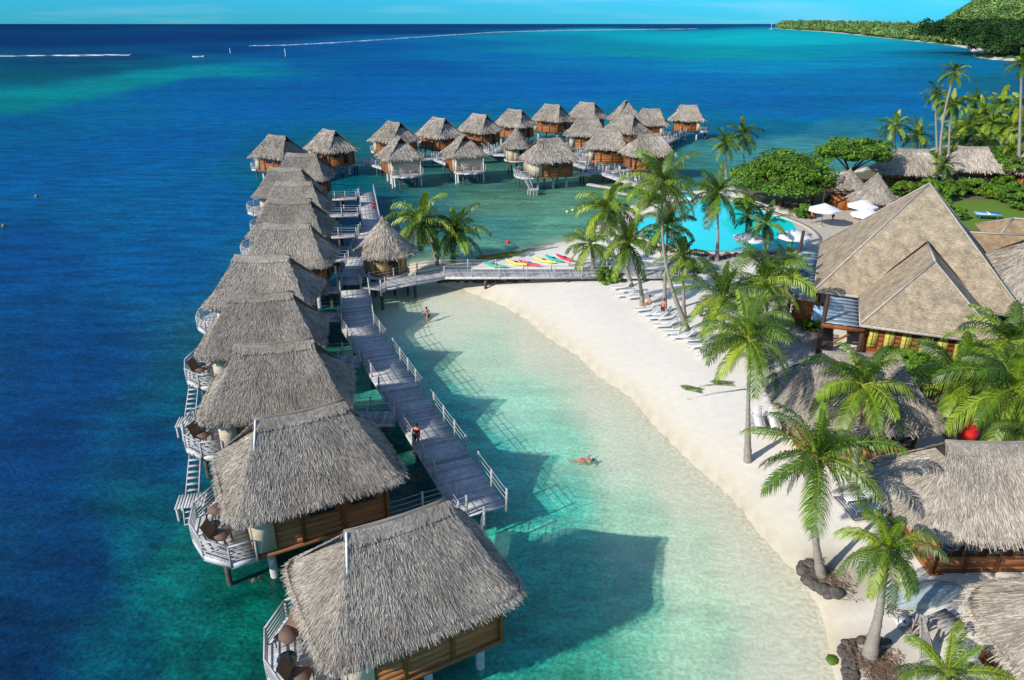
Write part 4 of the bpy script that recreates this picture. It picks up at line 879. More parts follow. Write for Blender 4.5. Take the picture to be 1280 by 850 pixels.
# ------------------------------------------------------------------ palms
def palm_crown(seed, n=20, L0=3.4, leaf=26, droop=1.0, wl=.03, dead=False):
    m = MB(); r = random.Random(seed); Q = []; VV = []
    for i in range(n):
        az = i*2.399963+r.uniform(-.3, .3); k = i/n; el = math.radians(-48+r.uniform(-22, 12)) if dead else math.radians(78-118*k+r.uniform(-12, 12)); L = L0*r.uniform(.82, 1.1)*(.8 if k < .12 else 1)
        tone = r.uniform(.5, 1.4)*(1.0 if k < .8 else .9)
        p = Vector((0, 0, .05)); dirv = Vector((math.cos(az)*math.cos(el), math.sin(az)*math.cos(el), math.sin(el))); pts = [p.copy()]; N_ = 10
        for s in range(N_):
            dirv = (dirv+Vector((0, 0, -.135*droop*(.5+s/N_*1.1)))).normalized(); p = p+dirv*L/N_; pts.append(p.copy())
        m.tube(pts, [max(.006, .035*(1-t/N_)) for t in range(N_+1)], 4, 1.5*tone, cap=False)
        side0 = Vector((-math.sin(az), math.cos(az), 0)); tw = r.uniform(-.5, .5)
        for s in range(leaf):
            t = .1+.9*s/leaf; f = t*N_; a = min(int(f), N_-1); b = pts[a].lerp(pts[a+1], f-a); fw_ = (pts[a+1]-pts[a]).normalized()
            up = side0.cross(fw_).normalized(); up = up if up.z > 0 else -up; sd = (side0*math.cos(tw*t)+up*math.sin(tw*t))
            ll = L*.25*(math.sin(PI*min(1, t*.86+.12))**.6)*r.uniform(.85, 1.1)
            for sg in (-1, 1):
                d = (sd*sg*.8+fw_*.62+up*r.uniform(-.05, .3)+Vector((r.uniform(-.08, .08),)*3)).normalized(); w = fw_*wl
                mid = b+d*ll*.5+Vector((0, 0, -.04*ll)); tip = b+d*ll*.86+Vector((0, 0, -.38*ll*droop-.05))
                tn = tone*r.uniform(.8, 1.2)
                Q.append([tuple(b-w*.7), tuple(mid-w), tuple(mid+w), tuple(b+w*.7)]); VV.append(tn)
                Q.append([tuple(mid-w), tuple(tip-w*.15), tuple(tip+w*.15), tuple(mid+w)]); VV.append(tn*1.05)
    m.quads(np.array(Q), np.array(VV)); return m.mesh('dry_frond' if dead else 'crown', 'deadfrond' if dead else 'frond')
CROWN = [palm_crown(s, n=nn, droop=d, leaf=48) for s, nn, d in ((1, 24, 1.15), (2, 21, .95), (3, 25, 1.3), (4, 22, 1.1), (5, 18, .8))]
CROWNF = [palm_crown(s, n=nn, droop=d, leaf=26, wl=.06) for s, nn, d in ((11, 21, 1.15), (12, 19, .95), (13, 23, 1.3), (14, 20, 1.1), (15, 17, .8))]
DEADF = [palm_crown(s, n=nn, droop=1.3, leaf=24, wl=.03, L0=2.5, dead=True) for s, nn in ((21, 2), (22, 3), (23, 1))]
COCO = MB()
for k in range(9): a = k*2.4; COCO.ell((.26*math.cos(a), .26*math.sin(a), -.25-.05*(k % 3)), (.13, .13, .16), 7, 5)
COCO = COCO.mesh('coconuts', 'coconut')
def palm(base_px, crown_px, label, r_px, var=0, bend=.0, base=None, group='coconut palms on the resort shore', dY=0.0, nuts=True, thick=.135):
    b = base or on(*base_px); c = PY(crown_px[0], crown_px[1], b.y+dY); 
    t = thing('palm_tree', label, 'palm tree', tuple(b), 0, group); d = c-b
    pts = []; n = 9
    for i in range(n+1):
        f = i/n; pts.append(Vector((d.x*f+bend*math.sin(PI*f)*1.0+.04*math.sin(7*f+b.x), d.y*f+.05*math.cos(9*f), d.z*f-.25*(1-f)**6)))
    rad = [thick*(1.3*(1-i/n)**4+1.0-.28*i/n) for i in range(n+1)]
    fine = []; fr_ = []
    for i in range(n):
        for k in range(5): fine.append(pts[i].lerp(pts[i+1], k/5)); fr_.append((rad[i]*(1-k/5)+rad[i+1]*k/5)*(1.09 if k == 0 else .96))
    fine.append(pts[-1]); fr_.append(rad[-1]); MB().tube(fine, fr_, 9).obj('trunk', 'trunk', t, smooth=True)
    dep = b.y*cp+(CAMH-c.z)*sp; s = (r_px*dep/FPX)/(3.0 if b.y < 60 else 3.3)
    cr = link('crown', (CROWN if b.y < 60 else CROWNF)[var % 5], t); cr.location = d; cr.scale = (s, s, s*1.0); cr.rotation_euler = (0, 0, random.uniform(0, 6.28))
    if b.y < 95: df = link('dry_fronds', DEADF[int(abs(b.x*3)) % 3], t); df.location = d; df.scale = (s, s, s); df.rotation_euler = (0, 0, random.uniform(0, 6.28))
    if nuts: k = link('coconuts', COCO, t); k.location = d; k.scale = (s*.9,)*3
    return t
palm((935, 577), (936, 425), 'straight palm standing alone on the open beach beside the lounger platform', 66, 0)
palm((1030, 722), (1022, 573), 'palm rising from the ring of dark rocks at the water edge', 88, 1, bend=-.35, thick=.14)
palm((1088, 823), (1109, 688), 'short thick trunked palm on the stone walled mound near the upturned boat', 66, 2, bend=.05, thick=.18)
palm((1068, 590), (1078, 482), 'palm crown over the half hidden beach hut, just behind the rock ringed palm', 74, 3)
palm((1192, 556), (1198, 474), 'palm between the beach huts with a red cloth at its foot', 72, 0)
palm((1262, 600), (1268, 488), 'large palm over the right edge beach hut roof', 84, 2)
palm((1250, 545), (1262, 428), 'palm at the right edge in front of the thatched hall', 72, 3)
palm((1330, 640), (1318, 560), 'palm whose fronds reach in from the right edge over the beach hut roof', 84, 1)
palm((1192, 905), (1184, 842), 'bright low palm crown cut by the bottom edge', 62, 4)
palm((906, 432), (903, 372), 'yellowish leaning palm left of the crowded palm cluster by the terrace', 62, 1)
palm((962, 425), (955, 352), 'palm at the back of the cluster beside the terrace canopy', 62, 3)
palm((945, 462), (942, 402), 'dense dark palm in front of the terrace cluster', 52, 2)
palm((985, 380), (985, 340), 'small palm tucked against the canopy post', 40, 0)
palm((958, 320), (957, 280), 'small palm at the near edge of the pool', 36, 4, nuts=False)
palm((930, 320), (934, 270), 'thin young palm standing before the left pool umbrella', 24, 4, nuts=False)
palm((897, 326), (897, 240), 'dark crowned palm at the near left of the pool', 48, 1)
palm((862, 414), (829, 229), 'tallest curving palm leaning over the beach loungers', 56, 3, bend=-1.0)
palm((803, 382), (784, 304), 'leaning palm at the end of the footbridge with its trunk over the beach', 50, 0, bend=.3)
palm((790, 358), (760, 262), 'palm leaning left over the lagoon behind the footbridge', 48, 2)
palm((742, 336), (738, 306), 'low bushy palm beside the kayaks at the footbridge', 42, 3, nuts=False)
palm((830, 391), (834, 284), 'straight palm behind the tall curving one', 46, 0)
palm((856, 398), (852, 322), 'palm between the curving palm and the pool edge', 38, 1)
palm((908, 224), (907, 180), 'left one of two slender palms on the point behind the pool', 24, 0)
palm((930, 218), (929, 168), 'right one of two slender palms on the point behind the pool', 27, 1)
palm((548, 331), (527, 277), 'larger leaning palm beside the round hut on the islet', 52, 2, bend=.1)
palm((566, 329), (570, 293), 'smaller dark palm beside the footbridge on the islet', 46, 0, nuts=False)
palm((1171, 222), (1170, 119), 'tall palm, left of the trio of very tall palms', 20, 0, thick=.2)
palm((1176, 232), (1193, 90), 'tallest palm of the trio by the shore', 22, 1, bend=-.9, thick=.2)
palm((1183, 224), (1190, 131), 'dark crowned palm, lowest of the tall trio', 25, 2, thick=.2)
palm((1118, 206), (1119, 158), 'palm with bright crown left of the low pair by the lagoon', 25, 3, thick=.2)
palm((1146, 205), (1147, 169), 'palm right of the low pair by the lagoon', 25, 0, thick=.2)
palm((1273, 232), (1277, 80), 'very tall palm at the upper right edge', 24, 1, thick=.22)
thick_px = [(1196, 192, 1200, 160, 24), (1215, 198, 1212, 158, 27), (1228, 190, 1228, 140, 26), (1242, 200, 1240, 155, 30), (1252, 188, 1252, 130, 28), (1262, 205, 1266, 158, 30), (1270, 192, 1276, 132, 30), (1205, 215, 1204, 182, 24), (1190, 208, 1188, 172, 22), (1262, 222, 1264, 190, 28), (1232, 212, 1230, 176, 24), (1300, 190, 1302, 128, 32), (1215, 182, 1218, 128, 24), (1180, 240, 1180, 206, 22), (1290, 215, 1292, 170, 32)]
tl = ['leftmost palm of the thicket at the upper right, over the shaded hut', 'palm in the thicket above the hut with a dark ridge', 'upper left palm of the thicket against the lagoon', 'broad palm in the middle of the right hand thicket', 'palm with its crown highest in the middle of the thicket', 'palm in the thicket left of the very tall edge trunk', 'thicket palm whose crown touches the right edge near the top', 'low palm at the foot of the thicket beside the hut ridge', 'small palm just right of the tall trio', 'low thicket palm in front of the very tall edge trunk', 'thicket palm with a drooping crown over the shaded hut roof', 'palm at the right border behind the thicket', 'slim palm at the outer shore side of the thicket', 'low palm in the shrubs below the tall trio', 'low palm at the right border of the thicket']
for (a, b_, c_, d_, r_), lb in zip(thick_px, tl): palm((a, b_), (c_, d_), lb, r_, random.randrange(5), nuts=False, thick=.2, group='palms of the thicket at the upper right')

# ------------------------------------------------------------------ broadleaf trees and shrubs
def leafy(m, c, r, n, size, seed, clumps=40, flat=1.0, tone=(.6, 1.35)):
    g = np.random.default_rng(seed); c = np.array(c, float); r = np.array(r, float)
    d = g.normal(size=(clumps, 3)); d /= np.linalg.norm(d, axis=1, keepdims=True); d[:, 2] = np.abs(d[:, 2])*1.0-.25
    cc = d*g.uniform(.5, .95, (clumps, 1)); cr = g.uniform(.16, .32, clumps); ct = g.uniform(*tone, clumps)
    k = g.integers(0, clumps, n); dd = g.normal(size=(n, 3)); dd /= np.linalg.norm(dd, axis=1, keepdims=True)
    rr = g.uniform(.5, 1.05, n)**.5; p = (cc[k]+dd*(cr[k]*rr)[:, None]*np.array([1, 1, .75*flat]))*r+c
    nrm = dd+np.array([0, 0, .7])+g.normal(0, .45, (n, 3)); nrm /= np.linalg.norm(nrm, axis=1, keepdims=True)
    a = np.cross(nrm, g.normal(size=(n, 3))); a /= np.linalg.norm(a, axis=1, keepdims=True); b = np.cross(nrm, a); s = size*g.uniform(.6, 1.4, n)[:, None]
    m.quads(np.stack([p-a*s, p-b*s*.55, p+a*s, p+b*s*.55], 1), ct[k]*g.uniform(.75, 1.25, n))
def tree(base, c, r, n, size, label, seed, clumps=60, name='broadleaf_tree', cat='tree', limbs=7):
    t = thing(name, label, cat, tuple(base)); m = MB(); cb = Vector(c)-Vector(base); leafy(m, cb, r, n, size, seed, clumps); m.obj('crown', 'leaf', t)
    tk = MB(); top = Vector((cb.x*.3, cb.y*.3, max(.5, cb.z*.5))); tk.tube([(0, 0, -.3), tuple(top*.5), tuple(top)], [.38, .3, .26], 9); R_ = random.Random(seed)
    for k in range(limbs):
        a = 2*PI*k/limbs+R_.uniform(-.3, .3); e_ = Vector((cb.x+r[0]*.6*math.cos(a), cb.y+r[1]*.6*math.sin(a), cb.z+r[2]*.25*R_.uniform(-.5, 1))); mid = top.lerp(e_, .5)+Vector((0, 0, .3)); tk.tube([top, mid, e_], [.17, .11, .04], 6)
    tk.obj('trunk', 'bark', t); return t
b = on(985, 268); tree((39.8, 105.5, 1), (40.2, 107.5, 5.2), (7.9, 6.5, 4.6), 26000, .22, 'broad round dark green tree on the far side of the pool', 1, 90)
b = on(1056, 240); tree(tuple(b), (b.x+.8, b.y, 7.2), (6.6, 5.2, 3.3), 17000, .2, 'flat topped bright green tree behind the conical pavilions', 2, 70)
for k, (x, y, h, r, lb) in enumerate([(1178, 222, 4.4, 4.2, 'dark leafy tree at the foot of the tall trio'), (1207, 220, 4.6, 4.4, 'leafy tree between the two thatched huts at the upper right'), (1244, 222, 4.8, 4.6, 'dark leafy tree before the shaded hut'), (1150, 226, 3.6, 3.2, 'small leafy tree at the corner of the shoreline hut'), (1277, 236, 4.6, 4.4, 'leafy tree at the right border above the lawn'), (1225, 186, 6.0, 5.5, 'large leafy tree inside the palm thicket'), (1262, 180, 6.0, 5.5, 'large leafy tree at the right end of the palm thicket')]):
    b = on(x, y); tree(tuple(b), (b.x, b.y, b.z+h*.72), (r, r*.9, h*.5), 4200, .2, lb, 60+k, 34, limbs=5)
SH = []
def shrub_proto(seed, n=1700, clumps=22, size=.14):
    m = MB(); leafy(m, (0, 0, .8), (1.35, 1.25, 1.1), n, size, seed, clumps); leafy(m, (0, 0, .35), (1.3, 1.2, .5), n//2, size, seed+50, clumps)
    st = MB()
    for k in range(6): a = k*1.05; st.tube([(0, 0, -.1), (.7*math.cos(a), .7*math.sin(a), 1.0)], [.05, .02], 5)
    return m.mesh('foliage', 'leaf'), st.mesh('stem', 'bark')
SP = [shrub_proto(100+i) for i in range(4)]
def shrub(px, py, s, label, i=0, sz=1.0, base=None):
    b = base or on(px, py); t = thing('shrub', label, 'shrub', tuple(b), random.uniform(0, 6), 'garden shrubs'); t.scale = (s, s, s*sz)
    link('foliage', SP[i % 4][0], t); link('stem', SP[i % 4][1], t); return t
shr = [(1128, 244, 1.5, 'bright green shrub right of the nearer conical pavilion'), (1112, 236, 1.3, 'yellow green shrub between pavilion and shoreline hut'), (1142, 236, 1.5, 'leafy shrub in front of the shoreline thatched hut'), (1158, 243, 1.6, 'dark shrub under the tall trio of palms'), (1172, 250, 1.7, 'dense shrub behind the apex of the tall shingle roof'), (1188, 245, 1.7, 'big shrub at the left of the lawn'), (1205, 240, 1.6, 'round shrub above the lawn, left part of the hedge'), (1222, 243, 1.5, 'hedge shrub above the middle of the lawn'), (1238, 247, 1.5, 'hedge shrub above the table on the lawn'), (1252, 252, 1.3, 'hedge shrub with a reddish stem right of the lawn table'), (1268, 250, 1.9, 'large clipped shrub at the right edge above the lawn'), (1280, 262, 1.6, 'shrub at the right border beside the lawn'), (1172, 262, 1.3, 'low shrub at the lawn corner by the shingle roof'), (1180, 228, 1.8, 'tall leafy shrub at the foot of the tall trio'), (1198, 226, 1.8, 'leafy shrub before the hut behind the tall trio'), (1215, 228, 1.6, 'dark shrub under the palm thicket'), (1236, 232, 1.6, 'spreading shrub below the shaded hut'), (1252, 236, 1.5, 'shrub next to the shaded hut wall'),
       (1160, 228, 1.5, 'shrub against the wall of the shoreline hut'), (1195, 274, 1.0, 'small shrub beside the brown roofs'), (1133, 470, 1.35, 'yellow green bush below the yellow shutters'), (1112, 462, 1.1, 'low bush at the left end of the yellow shutters'), (1156, 478, 1.3, 'bush between shutters and the striped palm'), (1176, 488, 1.2, 'dark bush left of the palm with the red cloth'), (1215, 520, 1.3, 'garden bush right of the palm with the red cloth'), (1226, 498, 1.4, 'bush under the fronds before the thatched hall'), (1150, 505, 1.2, 'shaded bush behind the half hidden beach hut'), (1240, 455, 1.5, 'leafy bush below the right shingle slope'), (1212, 462, 1.4, 'bush at the lower corner of the front shingle roof'), (1180, 512, 1.1, 'small bush in the shaded garden'), (1270, 440, 1.7, 'bush before the stone base at the right edge'),
       (1005, 272, 1.2, 'shrub right of the big round tree by the pool'), (930, 262, 1.3, 'shrub below the left side of the big round tree'), (1040, 258, 1.0, 'shrub beside the pergola'), (835, 250, 1.2, 'green bush on the rocky shore beside the far footbridge end'), (818, 254, 1.1, 'low bush on the breakwater behind the pool'), (885, 238, 1.2, 'bush on the point below the two slender palms'), (760, 352, 1.0, 'bush beside the footbridge end, left'), (872, 340, .9, 'low bush along the dark rocks below the pool'), (1000, 330, 1.0, 'bush at the corner of the metal canopy'), (1012, 412, .8, 'potted looking bush beside the bar wall')]
for i, (x, y, s, lb) in enumerate(shr): shrub(x, y, s, lb, i)

# ------------------------------------------------------------------ hill and far shore wood
def far_hill():
    ys = np.linspace(0, 1, 60); xs = np.linspace(0, 1, 90); m = MB(); G = []; V = []
    for t in ys:
        row = []
        for s in xs:
            y = 800+t*2600; x0 = .530*y if y > 1150 else .530*1150+(1150-y)*.6; x = x0+s*900
            h = (1-math.exp(-s*2.3))*330*min(1, .25+t*2.5)*max(.25, 1-1.1*max(0, t-.35)); h *= (1+.06*math.sin(s*23+t*7)+.05*math.sin(t*31+s*9)); row.append((x, y, h+.5 if s > 0 else .2))
        G.append(row)
    m.grid(G); return m, np.array(G)
hm, HG = far_hill()
M['hill'] = mat('hill_vegetation', (.075, .13, .022), .95, col2=(.028, .062, .016), nscale=.02, bump=1, detail=12)
ho = struct(hm.obj('hill', 'hill', smooth=True))
def blobs(pos, rad, seed, quads=44, zs=1.1, SZ_=.25):
    g = np.random.default_rng(seed); n = len(pos); k = n*quads; pid = np.repeat(np.arange(n), quads); d = g.normal(size=(k, 3)); d /= np.linalg.norm(d, axis=1, keepdims=True)
    d[:, 2] = np.abs(d[:, 2])*1.1-.35; p = pos[pid]+d*rad[pid][:, None]*g.uniform(.65, 1.08, (k, 1))*np.array([1, 1, zs]); nn2 = d+np.array([0, 0, .5])+g.normal(0, .3, (k, 3)); nn2 /= np.linalg.norm(nn2, axis=1, keepdims=True)
    a = np.cross(nn2, g.normal(size=(k, 3))); a /= np.linalg.norm(a, axis=1, keepdims=True); b = np.cross(nn2, a); s = (rad[pid]*SZ_)[:, None]*g.uniform(.6, 1.3, (k, 1))
    return np.stack([p-a*s, p-b*s*.8, p+a*s, p+b*s*.8], 1), np.repeat(g.uniform(.5, 1.35, n), quads)*g.uniform(.8, 1.2, k)
g_ = np.random.default_rng(5); pos = []; rad = []
edge = [Vector((*p, 0)) for p in farc[4:14]]
for a, b in zip(edge[:-1], edge[1:]):
    L_ = (b-a).length; n = int(L_/4.2 if a.y < 1300 else L_/7)
    for k in range(n):
        for j in range(5 if a.y < 2500 else 4):
            p = a.lerp(b, g_.uniform()); off = 7+g_.exponential(20)*(1+j*.3)*(p.y/900)**.5; nx = Vector((b.y-a.y, -(b.x-a.x), 0)).normalized(); nx = nx if nx.x > 0 else -nx
            q = p+nx*off; r = g_.uniform(3.5, 7)*(1+.25*min(2, p.y/2500)); pos.append((q.x, q.y, r*.9+g_.uniform(0, 8+min(1, q.y/3500)*20)*min(1, off/25))); rad.append(r)
q4_, v4_ = blobs(np.array(pos), np.array(rad), 3, quads=40); fb = MB(); fb.quads(q4_, v4_)
hp = []; hr = []
Gf = HG.reshape(-1, 3); sel = Gf[(Gf[:, 1] < 3000)]
def hill_at(s, t):
    i = t*(HG.shape[0]-1); j = s*(HG.shape[1]-1); i0 = min(int(i), HG.shape[0]-2); j0 = min(int(j), HG.shape[1]-2); a = i-i0; b = j-j0
    return (HG[i0, j0]*(1-a)*(1-b)+HG[i0+1, j0]*a*(1-b)+HG[i0, j0+1]*(1-a)*b+HG[i0+1, j0+1]*a*b)
for k in range(9000):
    t = g_.uniform()**1.6; s = g_.uniform()**1.3*.6; p = hill_at(s, t); r = g_.uniform(3, 7.5)*(1+t); hp.append((p[0], p[1], p[2]+r*.3)); hr.append(r)
q5, v5 = blobs(np.array(hp), np.array(hr), 9, quads=44, SZ_=.2); fb.quads(q5, v5)
M['farleaf'] = mat('far_foliage', (.19, .31, .08), .9, var_attr=True, col2=(.12, .20, .06), nscale=.01, spec=.1)
struct(fb.obj('forest', 'farleaf'), 'stuff')
# near dark headland trees
hd = MB(); hq = []; hrr = []
for k in range(600):
    p = P(1216+g_.uniform(0, 110), 73.0, 0); x = p.x+g_.uniform(0, 60); y = p.y+g_.uniform(2, 130); r = g_.uniform(3.5, 7); hq.append((x, y, 2+g_.uniform(0, 10)+min(14, (y-p.y)*.2))); hrr.append(r)
q6, v6 = blobs(np.array(hq), np.array(hrr), 12, quads=150, SZ_=.16); M['headleaf'] = mat('dark_headland_foliage', (.035, .085, .02), .9, var_attr=True, col2=(.018, .05, .014), nscale=.03, spec=.1)
hd.quads(q6, v6); struct(hd.obj('headland_wood', 'headleaf'), 'stuff')
for i, (x, y, s, lb) in enumerate([(1142, 49.3, 1, 'tiny pale roofed house on the far shore, left one'), (1170, 52.4, 1.1, 'tiny pale roofed house on the far shore, right one'), (1115, 47, 1.3, 'white house on the far beach')]):
    p = P(x, y); t = thing('shore_house', lb, 'house', (p.x, p.y, .5)); t.scale = (s*1.5,)*3
    MB().box(0, 0, 2, 12, 8, 4).obj('wall', 'cream', t); r_ = MB(); r_.add([(-7, -5, 4), (7, -5, 4), (7, 5, 4), (-7, 5, 4), (-5, 0, 7.5), (5, 0, 7.5)], [(0, 1, 5, 4), (2, 3, 4, 5), (1, 2, 5), (3, 0, 4), (3, 2, 1, 0)]); r_.obj('roof', 'greyrock', t)

# ------------------------------------------------------------------ small things
def lounger_mesh():
    f = MB(); f.beam((-.95, -.3, .3), (.95, -.3, .3), .05, .06); f.beam((-.95, .3, .3), (.95, .3, .3), .05, .06)
    for k in range(9): f.box(-.9+.15*k, 0, .32, .11, .58, .03)
    leg = MB().box(0, 0, .14, .05, .05, .28)
    bk = MB()
    for k in range(6): bk.box(.42+.11*k, 0, .36+.085*k, .1, .58, .03)
    bk.beam((.38, -.3, .34), (1.0, -.3, .82), .04); bk.beam((.38, .3, .34), (1.0, .3, .82), .04)
    return f.mesh('seat', 'wplastic'), leg.mesh('leg', 'wplastic'), bk.mesh('backrest', 'wplastic')
LM = lounger_mesh()
L0 = thing('sun_lounger', 'x', 'sun lounger', (0, 0, 0), 0, 'white sun loungers along the back of the beach')
link('seat', LM[0], L0); link('backrest', LM[2], L0)
for x in (-.85, .75):
    for y in (-.28, .28): l = link('leg', LM[1], L0); l.location = (x, y, 0)
lp = [(776, 362), (786, 366), (781, 372), (794, 374), (805, 390), (812, 395), (820, 400), (826, 395), (833, 400), (838, 406), (830, 410), (842, 419), (852, 424), (860, 421), (868, 428), (874, 435), (883, 444), (890, 438)]
ll = ['first white lounger at the footbridge end of the beach row', 'white lounger between the footbridge and the leaning palm, second in the row', 'white lounger third from the footbridge, nearer the water', 'white lounger just left of the leaning palm trunk', 'white lounger right of the leaning palm trunk, by the teal towel', 'white lounger left of the straight palm foot', 'white lounger at the foot of the straight palm', 'white lounger behind the straight palm foot', 'white lounger with raised back in the middle of the row', 'white lounger right of the middle, beside the curved trunk', 'white lounger in the front line of the middle group', 'white lounger left of the curved palm foot', 'white lounger directly at the curved palm foot', 'white lounger behind the curved palm foot', 'white lounger past the curved palm, upper one', 'white lounger past the curved palm, lower one', 'last white lounger of the row nearest the fallen fronds', 'white lounger at the row end under the yellowish fronds']
for i, ((x, y), lb) in enumerate(zip(lp, ll)):
    b = on(x, y)
    if i == 0: L0.location = b; L0.rotation_euler = (0, 0, math.radians(12)); L0['label'] = lb
    else: dup(L0, b, math.radians(random.uniform(0, 35)), lb)
def platform_lounger(px, py, rz, label, two=True):
    b = on(px, py); t = thing('beach_platform', label+' platform', 'platform', tuple(b), rz); m = MB()
    for k in range(14): m.box(-1.15+.175*k, 0, .16, .16, 2.1, .06, var=random.uniform(.7, 1.1))
    m.box(0, 0, .07, 2.2, 1.9, .14, var=.6); m.obj('plank_top', 'deck', t)
    for j, (yy, nm) in enumerate(((-.5, 'nearer'), (.5, 'farther'))):
        o = dup(L0, b+Vector((-math.sin(rz)*yy, math.cos(rz)*yy, .19)), rz, f'{nm} lounger on the {label} platform', 'loungers on the grey beach platforms')
platform_lounger(957, 533, math.radians(80), 'grey plank sunning beside the straight lone palm')
platform_lounger(1078, 636, math.radians(6), 'grey plank sunning left of the right hand beach hut')
# terrace chairs on near decks
ch = thing('terrace_chair', 'x', 'chair', (0, 0, 0), 0, 'brown sling chairs on the bungalow terraces'); m = MB(); m.box(0, 0, .42, .6, .6, .05); m.obj('seat', 'brownfab', ch); m = MB(); m.beam((.28, 0, .42), (.5, 0, .95), .58, .04)
m = MB(); m.add([(.28, -.3, .43), (.28, .3, .43), (.55, .3, .95), (.55, -.3, .95)], [(0, 1, 2, 3)]); m.obj('backrest', 'brownfab', ch)
for x in (-.27, .27):
    for y in (-.27, .27): MB().tube([(x, y, 0), (x, y, .42)], .02, 5).obj('leg', 'dwood', ch)
tb = thing('terrace_table', 'x', 'table', (0, 0, 0), 0, 'small terrace tables'); MB().tube([(0, 0, .42), (0, 0, .46)], .4, 14).obj('tabletop', 'glass', tb); MB().tube([(0, 0, 0), (0, 0, .42)], [.2, .04], 8).obj('leg', 'dwood', tb)
first = True
hn = ['nearest bungalow', 'second nearest bungalow', 'third left row bungalow', 'fourth left row bungalow']
for i in range(4):
    c, r = HUT[i]; Rm = Matrix.Rotation(r, 3, 'Z')
    for j, (x, y, a) in enumerate(((-4.75, -1.2, 2.6), (-4.7, 1.1, .6))):
        p = c+Rm @ Vector((x, y, 0)); p.z = ZF+.05; lb = f'brown sling chair on the {"near" if j == 0 else "far"} side of the {hn[i]} terrace'
        if first: ch.location = p; ch.rotation_euler = (0, 0, r+a); ch.scale = (1.35,)*3; ch['label'] = lb
        else: dup(ch, p, r+a, lb, sc=1.35)
        if j == 0:
            p2 = c+Rm @ Vector((-5.0, .0, 0)); p2.z = ZF+.05; lb2 = f'small dark glass table on the {hn[i]} terrace'
            if first: tb.location = p2; tb['label'] = lb2
            else: dup(tb, p2, r, lb2)
        first = False
# umbrellas
def umbrella_proto():
    t = thing('parasol', 'x', 'parasol', (0, 0, 0), 0, 'white pool parasols'); m = MB(); R_ = 2.1; n = 8
    V = [(0, 0, 3.3)]; 
    for k in range(n): a = 2*PI*k/n; V.append((R_*math.cos(a), R_*math.sin(a), 2.45)); 
    for k in range(n): a = 2*PI*(k+.5)/n; V.append((R_*.45*math.cos(a), R_*.45*math.sin(a), 2.78))
    F = []
    for k in range(n): F += [(0, 1+k, 9+k), (0, 9+k, 1+(k+1) % n), (1+k, 1+(k+1) % n, 9+k)]
    m.add(V, F); v2 = [(x, y, z-.22) for x, y, z in V[1:9]]; m.add(V[1:9]+v2, [(k, (k+1) % 8, 8+(k+1) % 8, 8+k) for k in range(8)]); m.obj('canopy', 'white', t); MB().tube([(0, 0, 0), (0, 0, 3.35)], .035, 7).obj('pole', 'dwood', t); MB().box(0, 0, .06, .6, .6, .12).obj('base', 'pile', t); return t
U0 = umbrella_proto()
um = [(1026, 284, 'white parasol over the people at the pool terrace', .95), (1074, 279, 'white parasol behind its twin left of the pavilion', .95), (1079, 291, 'white parasol nearest the big shingle roof', .95), (934, 321, 'white parasol at the left of the pool near edge', .9), (988, 319, 'white parasol at the right of the pool near edge', .9)]
for i, (x, y, lb, s) in enumerate(um):
    b = on(x, y, .1)
    if i == 0: U0.location = b; U0.scale = (s, s, s); U0['label'] = lb
    else: dup(U0, b, random.random(), lb, sc=s)
# pergola
b = on(1046, 262); t = thing('pergola', 'dark timber pergola between the big round tree and the conical pavilions', 'pergola', tuple(b)); m = MB()
for k in range(7): m.box(-3+k, 0, 3.2, .12, 4.4, .16)
m.box(0, -1.9, 3.05, 7, .16, .16); m.box(0, 1.9, 3.05, 7, .16, .16); m.obj('roof_beams', 'dwood', t)
for x in (-3, 3):
    for y in (-1.9, 1.9): MB().box(x, y, 1.5, .2, .2, 3).obj('post', 'dwood', t)
# kayaks and canoes
def kayak_mesh(mt, L=3.6, w=.75, open_=False):
    m = MB(); G = []
    for i in range(13):
        t = i/12*2-1; h = (1-abs(t)**2.2); G.append([(t*L/2, -w/2*h, .28+.14*t*t), (t*L/2, -w*.35*h, .06+.18*t*t), (t*L/2, 0, .02+.22*t*t), (t*L/2, w*.35*h, .06+.18*t*t), (t*L/2, w/2*h, .28+.14*t*t), (t*L/2, w*.2*h, (.36 if not open_ else .15)+.12*t*t), (t*L/2, -w*.2*h, (.36 if not open_ else .15)+.12*t*t)])
    m.grid(G, closed=True); return m.mesh('hull', mt, True)
KM = {k: kayak_mesh(k) for k in ('teal', 'kred', 'kyel')}; CM = kayak_mesh('olive', 4.6, .6, True)
SEATW = MB().ell((0, 0, .40), (.42, .22, .06), 10, 5).mesh('seat_well', 'black')
for x, y, k, a, lb in [(619, 334, 'teal', 150, 'teal kayak lying alone nearest the islet palms'), (645, 331, 'kyel', 140, 'pale yellow kayak next to the canoes'), (662, 332, 'kred', 142, 'red kayak between the two yellow ones'), (680, 328, 'kyel', 140, 'pale yellow kayak between the red and the long teal one'), (692, 326, 'teal', 128, 'long bright teal kayak in the middle of the sand spit'), (706, 325, 'kred', 128, 'pink red kayak nearest the low bushy palm')]:
    b = on(x, y, .05); t = thing('kayak', lb, 'kayak', tuple(b), math.radians(a), 'kayaks drawn up behind the footbridge'); t.scale = (.85,)*3; link('hull', KM[k], t); link('seat_well', SEATW, t)
